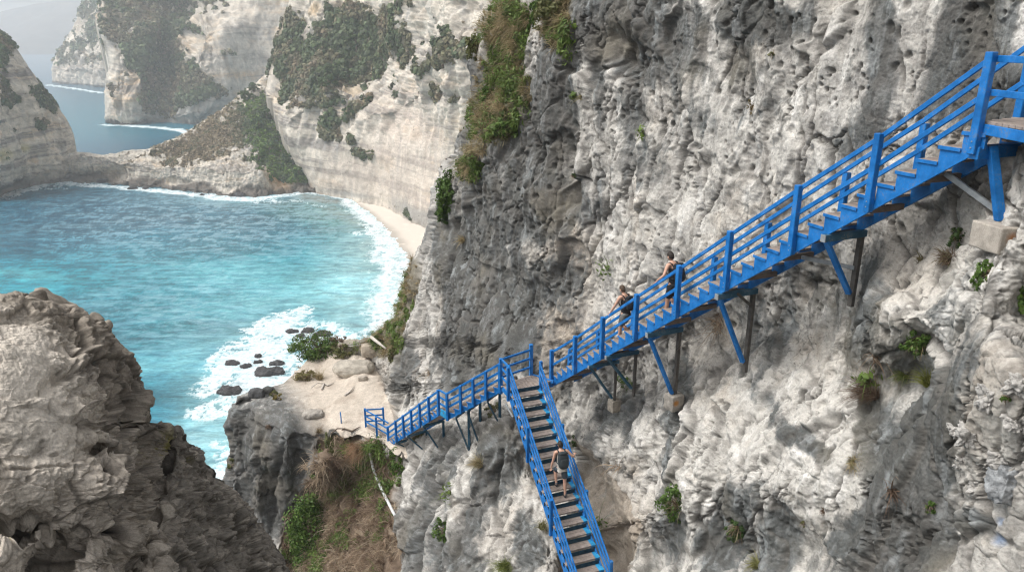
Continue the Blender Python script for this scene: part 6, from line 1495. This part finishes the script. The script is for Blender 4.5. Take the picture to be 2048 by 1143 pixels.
# --- boulders
def sea_rock(label, px, py, w, h, seed, z=.25):
    c = atZ(px, py, SEA + z * .4); s = px2m(w, c) * .82; hh = px2m(h, c)
    rough_block('sea_rock', c, (s, s * .6, max(hh * .8, .6)), random.random() * .5 - .25, M_seaR, label, 'rock', (.045, .042, .042), .24 * s ** .5, 'dark rocks in the surf', seed, n=26, round_=.55)
for i, (lab, x, y, w, h) in enumerate((('long low dark rock, right end of the outer pair in the surf', 645, 668, 38, 10), ('dark rock at the centre of the outer group in the surf', 616, 662, 28, 12), ('small dark rock at the left of the outer group', 586, 663, 24, 7), ('upright black rock standing alone in white foam', 516, 713, 14, 12),
                                       ('small rock just below the upright black one', 517, 724, 15, 9), ('largest dark slab in the inner surf', 540, 745, 64, 17), ('flat dark rock right above the largest slab', 554, 727, 30, 9), ('small pointed rock left of the inner slab', 492, 733, 22, 10), ('thin flat rock at the left of the inner group', 464, 727, 30, 6),
                                       ('isolated dark rock ringed by foam left of the ledge', 458, 783, 50, 16), ('little rock between the inner slab and the pointed rock', 523, 738, 20, 9), ('dark stone awash near the outer group', 600, 672, 20, 4), ('tiny rock awash in the foam above the ledge bush', 612, 685, 12, 4))):
    sea_rock(lab, x, y, w, h, i * 3.1)
for i, (lab, x, y, w, h) in enumerate((('dark rock at the foot of the ridge, centre of the bay edge', 265, 377, 20, 7), ('dark rock right of the ridge foot in the breakers', 290, 377, 12, 6), ('black boulder off the ridge foot', 418, 384, 16, 11), ('small black stone in the breakers off the ridge', 404, 390, 9, 4), ('brown boulder at the ridge foot near the arch', 205, 364, 22, 14),
                                       ('boulder at the left end of the beach', 633, 366, 16, 11), ('small rock on the sand at the left of the beach', 684, 388, 10, 5), ('dark boulder in the ridge foot heap', 480, 391, 30, 12), ('brown rock in the ridge foot heap', 540, 386, 26, 11), ('low rock between heap and beach', 598, 382, 22, 7))):
    sea_rock(lab, x, y, w, h, 50 + i * 2.3, .6)
def boulder(label, px, py, w, h, col, seed, rz=0, rnd=.7, name='boulder'):
    Pt, Nn_ = near_point(px, py); s = px2m(w, Pt); hh = px2m(h, Pt)
    rough_block(name, Pt + v3(0, 0, hh * .25), (s, s * .6, hh), rz, M_boul, label, 'boulder', col, .07 * s ** .5, 'boulders on the sandy ledge', seed, n=24, round_=rnd)
boulder('long pale boulder like a fallen log with a dark hollow below it', 708, 752, 70, 24, (.42, .38, .32), 1.)
boulder('round pale boulder on the mound behind the ledge', 700, 715, 40, 26, (.40, .36, .30), 2.)
boulder('small round stone beside the long boulder', 727, 768, 16, 9, (.42, .37, .31), 3.)
boulder('dark rounded boulder on the left rim of the ledge', 514, 790, 28, 18, (.10, .10, .10), 4.)
boulder('smaller dark boulder on the rim right of the rounded one', 536, 781, 22, 12, (.09, .09, .085), 5.)
boulder('flat rock plate lying on the sand by the rim', 628, 828, 36, 10, (.36, .33, .29), 6., .2, .5)
boulder('dark pointed rock on the seaward side of the ledge', 722, 668, 26, 22, (.09, .095, .10), 7., 0, .3)
boulder('sandy hump of rock below the slope', 742, 706, 34, 24, (.40, .34, .27), 8.)
for i, (x, y, w, h) in enumerate(((1992, 800, 40, 42), (2034, 762, 34, 30), (1978, 862, 30, 30), (2012, 902, 34, 40), (1962, 905, 20, 24), (2036, 838, 30, 26), (1945, 848, 18, 24), (2036, 965, 54, 74), (1988, 955, 20, 22))):
    Pt, Nn_ = near_point(x, y); s = px2m(w, Pt); hh = px2m(h, Pt)
    labs = ('flat topped pale boulder under the small leafy sprig', 'pale boulder at the right edge above the sprig', 'wedge of pale rock below the flat topped boulder', 'rounded white boulder in the right hand pile', 'small grey stone at the left of the pile', 'pale boulder at the right edge beside the sprig', 'angular grey stone on the left of the pile', 'big blue grey boulder at the right edge', 'small pale stone below the pile')
    rough_block('boulder', Pt - Nn_ * .08, (s, s * .8, hh), random.random(), M_boul, labs[i], 'boulder', (.46, .44, .41) if i != 7 else (.33, .34, .345), .09, 'boulders piled at the right edge', i * 1.7, n=26, round_=.2)
# --- blue marker post, driftwood, pipe, branches, bird
M_white = plain('pale_plastic', (.62, .63, .63), .5, .1, 10, .4); M_drift = plain('driftwood', (.50, .46, .41), .9, .2, 12, .2)
def tube(name, pts, rad, mat, parent=None, seg=8):
    pts = [np.asarray(p, float) for p in pts]; V = []; n = len(pts)
    for i, p in enumerate(pts):
        d = unit(pts[min(i + 1, n - 1)] - pts[max(i - 1, 0)]); a = unit(np.cross(d, (.31, .2, .93))); b_ = np.cross(d, a)
        r = rad[i] if hasattr(rad, '__len__') else rad
        for k in range(seg): t = 2 * math.pi * k / seg; V.append(p + a * math.cos(t) * r + b_ * math.sin(t) * r)
    F = [(i * seg + k, i * seg + (k + 1) % seg, (i + 1) * seg + (k + 1) % seg, (i + 1) * seg + k) for i in range(n - 1) for k in range(seg)]
    bm = bmesh.new(); vs = [bm.verts.new(v) for v in V]
    for f in F: bm.faces.new([vs[j] for j in f]).smooth = True
    bm.faces.new(vs[:seg][::-1]); bm.faces.new(vs[-seg:])
    return fin(name, bm, mat, parent)
Pt, _ = near_point(682, 846); o = tube('marker_post', [Pt - v3(0, 0, .1), Pt + v3(.01, 0, .25), Pt + v3(.0, 0, .62)], .03, M_blue); tag(o, 'short blue post standing on the sandy ledge', 'post')
pp = [near_point(x, y, .16)[0] for x, y in ((744, 902), (752, 935), (764, 970), (776, 1002), (786, 1032))]
# smooth run of pipe
ts = np.linspace(0, 1, 16); pa_ = np.array(pp); pl_ = np.stack([np.interp(ts, np.linspace(0, 1, len(pa_)), pa_[:, i]) for i in range(3)], 1)
for _ in range(6): pl_[1:-1] = (pl_[:-2] + 2 * pl_[1:-1] + pl_[2:]) / 4
pipe = tube('water_pipe', list(pl_), .07, M_white); tag(pipe, 'pale plastic pipe running down the brown gully', 'pipe')
a0 = pl_[0]; tube('elbow', [a0, a0 + v3(.02, .05, .16), a0 + v3(.16, .16, .2), a0 + v3(.42, .3, .08)], .065, M_white, pipe)
a_, _ = near_point(741, 688); b_, _ = near_point(768, 706); o = tube('driftwood_log', [a_ + v3(0, -.3, .55), (a_ + b_) / 2 + v3(0, -.3, .5), b_ + v3(0, -.3, .45)], [.10, .09, .05], M_drift); tag(o, 'bleached driftwood trunk lying on the slope behind the ledge', 'driftwood')
for i, (lab, L) in enumerate((('forked bleached branch lying on the ledge sand', [(643, 780), (648, 768), (656, 772), (668, 768)]), ('curved dead branch lying on the ledge sand', [(690, 792), (700, 786), (710, 778)]), ('grey roots spreading below the blue post', [(672, 868), (690, 858), (705, 862), (722, 852)]))):
    pts = [near_point(x, y, .06)[0] for x, y in L]; o = tube('branch', pts, [.05] * (len(pts) - 1) + [.02], M_drift if i < 2 else M_bark); tag(o, lab, 'branch')
    if i != 1: tube('twig', [pts[1], pts[1] + v3(-.3, -.25, .15), pts[1] + v3(-.55, -.6, .05)], .03, M_drift if i < 2 else M_bark, o)
bp = atY(827, 259, 170.); bird = empty('seabird', tuple(bp)); tag(bird, 'small dark seabird gliding in front of the pale cliff', 'bird')
M_bird = plain('feathers', (.16, .13, .12), .8)
bb = blob('body', (0, 0, 0), (.10, .28, .09), M_bird, bird, None, 14, lambda p: (p[0] * (1 - .5 * abs(p[1])), p[1], p[2] * (1 - .4 * abs(p[1]))))
for sx in (-1, 1):
    w_ = [(sx * .06, .12, .02), (sx * .35, .14, .14 + .05 * sx), (sx * .72, -.05, .26 * (1 if sx > 0 else -.9)), (sx * .36, -.06, .12 + .05 * sx), (sx * .06, -.12, .02)]
    bm = bmesh.new(); vs = [bm.verts.new(p) for p in w_]; bm.faces.new(vs); bmesh.ops.solidify(bm, geom=bm.faces[:], thickness=.012); fin('wing', bm, M_bird, bird)
bm = bmesh.new(); bm.faces.new([bm.verts.new(p) for p in ((-.03, -.22, 0), (.03, -.22, 0), (.08, -.42, 0), (-.08, -.42, 0))]); bmesh.ops.solidify(bm, geom=bm.faces[:], thickness=.01); fin('tail', bm, M_bird, bird)
# ------------------------------------------------------------------ camera, light, air
cam = bpy.data.cameras.new('camera'); co_ = bpy.data.objects.new('camera', cam); COL.objects.link(co_)
cam.sensor_width = 36; cam.lens = 36 * FOC / 2048; cam.clip_start = .1; cam.clip_end = 60000
co_.rotation_euler = (math.pi / 2 - PITCH, 0, 0); scene.camera = co_
SUN_EL, SUN_AZ = math.radians(55), math.radians(-100)     # azimuth from +Y towards +X: the light comes over the left shoulder
sd = Vector((math.sin(SUN_AZ) * math.cos(SUN_EL), math.cos(SUN_AZ) * math.cos(SUN_EL), math.sin(SUN_EL)))
sl = bpy.data.lights.new('sun', 'SUN'); sl.energy = SUN_E; sl.angle = math.radians(18); sl.color = (1, .975, .945)
so = bpy.data.objects.new('sun', sl); COL.objects.link(so); so.rotation_euler = sd.to_track_quat('Z', 'Y').to_euler()
w = bpy.data.worlds.new('World'); scene.world = w; w.use_nodes = True
nt = w.node_tree; nt.nodes.clear()
sky = nt.nodes.new('ShaderNodeTexSky'); sky.sky_type = 'NISHITA'; sky.sun_disc = False
sky.sun_elevation = SUN_EL; sky.sun_rotation = SUN_AZ; sky.dust_density = 4.5; sky.air_density = 1.0; sky.ozone_density = 1.0
hs = nt.nodes.new('ShaderNodeHueSaturation'); hs.inputs['Saturation'].default_value = .16
bg = nt.nodes.new('ShaderNodeBackground'); bg.inputs[1].default_value = SKY_S
wo = nt.nodes.new('ShaderNodeOutputWorld')
nt.links.new(sky.outputs[0], hs.inputs['Color']); nt.links.new(hs.outputs[0], bg.inputs[0]); nt.links.new(bg.outputs[0], wo.inputs[0])
scene.view_settings.view_transform = 'Standard'; scene.view_settings.look = 'None'; scene.view_settings.exposure = EXPO
scene.cycles.max_bounces = 6; scene.cycles.diffuse_bounces = 3; scene.cycles.glossy_bounces = 2; scene.cycles.transparent_max_bounces = 6
scene.cycles.volume_bounces = 2
scene.cycles.use_denoising = True; scene.cycles.filter_width = 1.2
scene.cycles.sample_clamp_indirect = 8
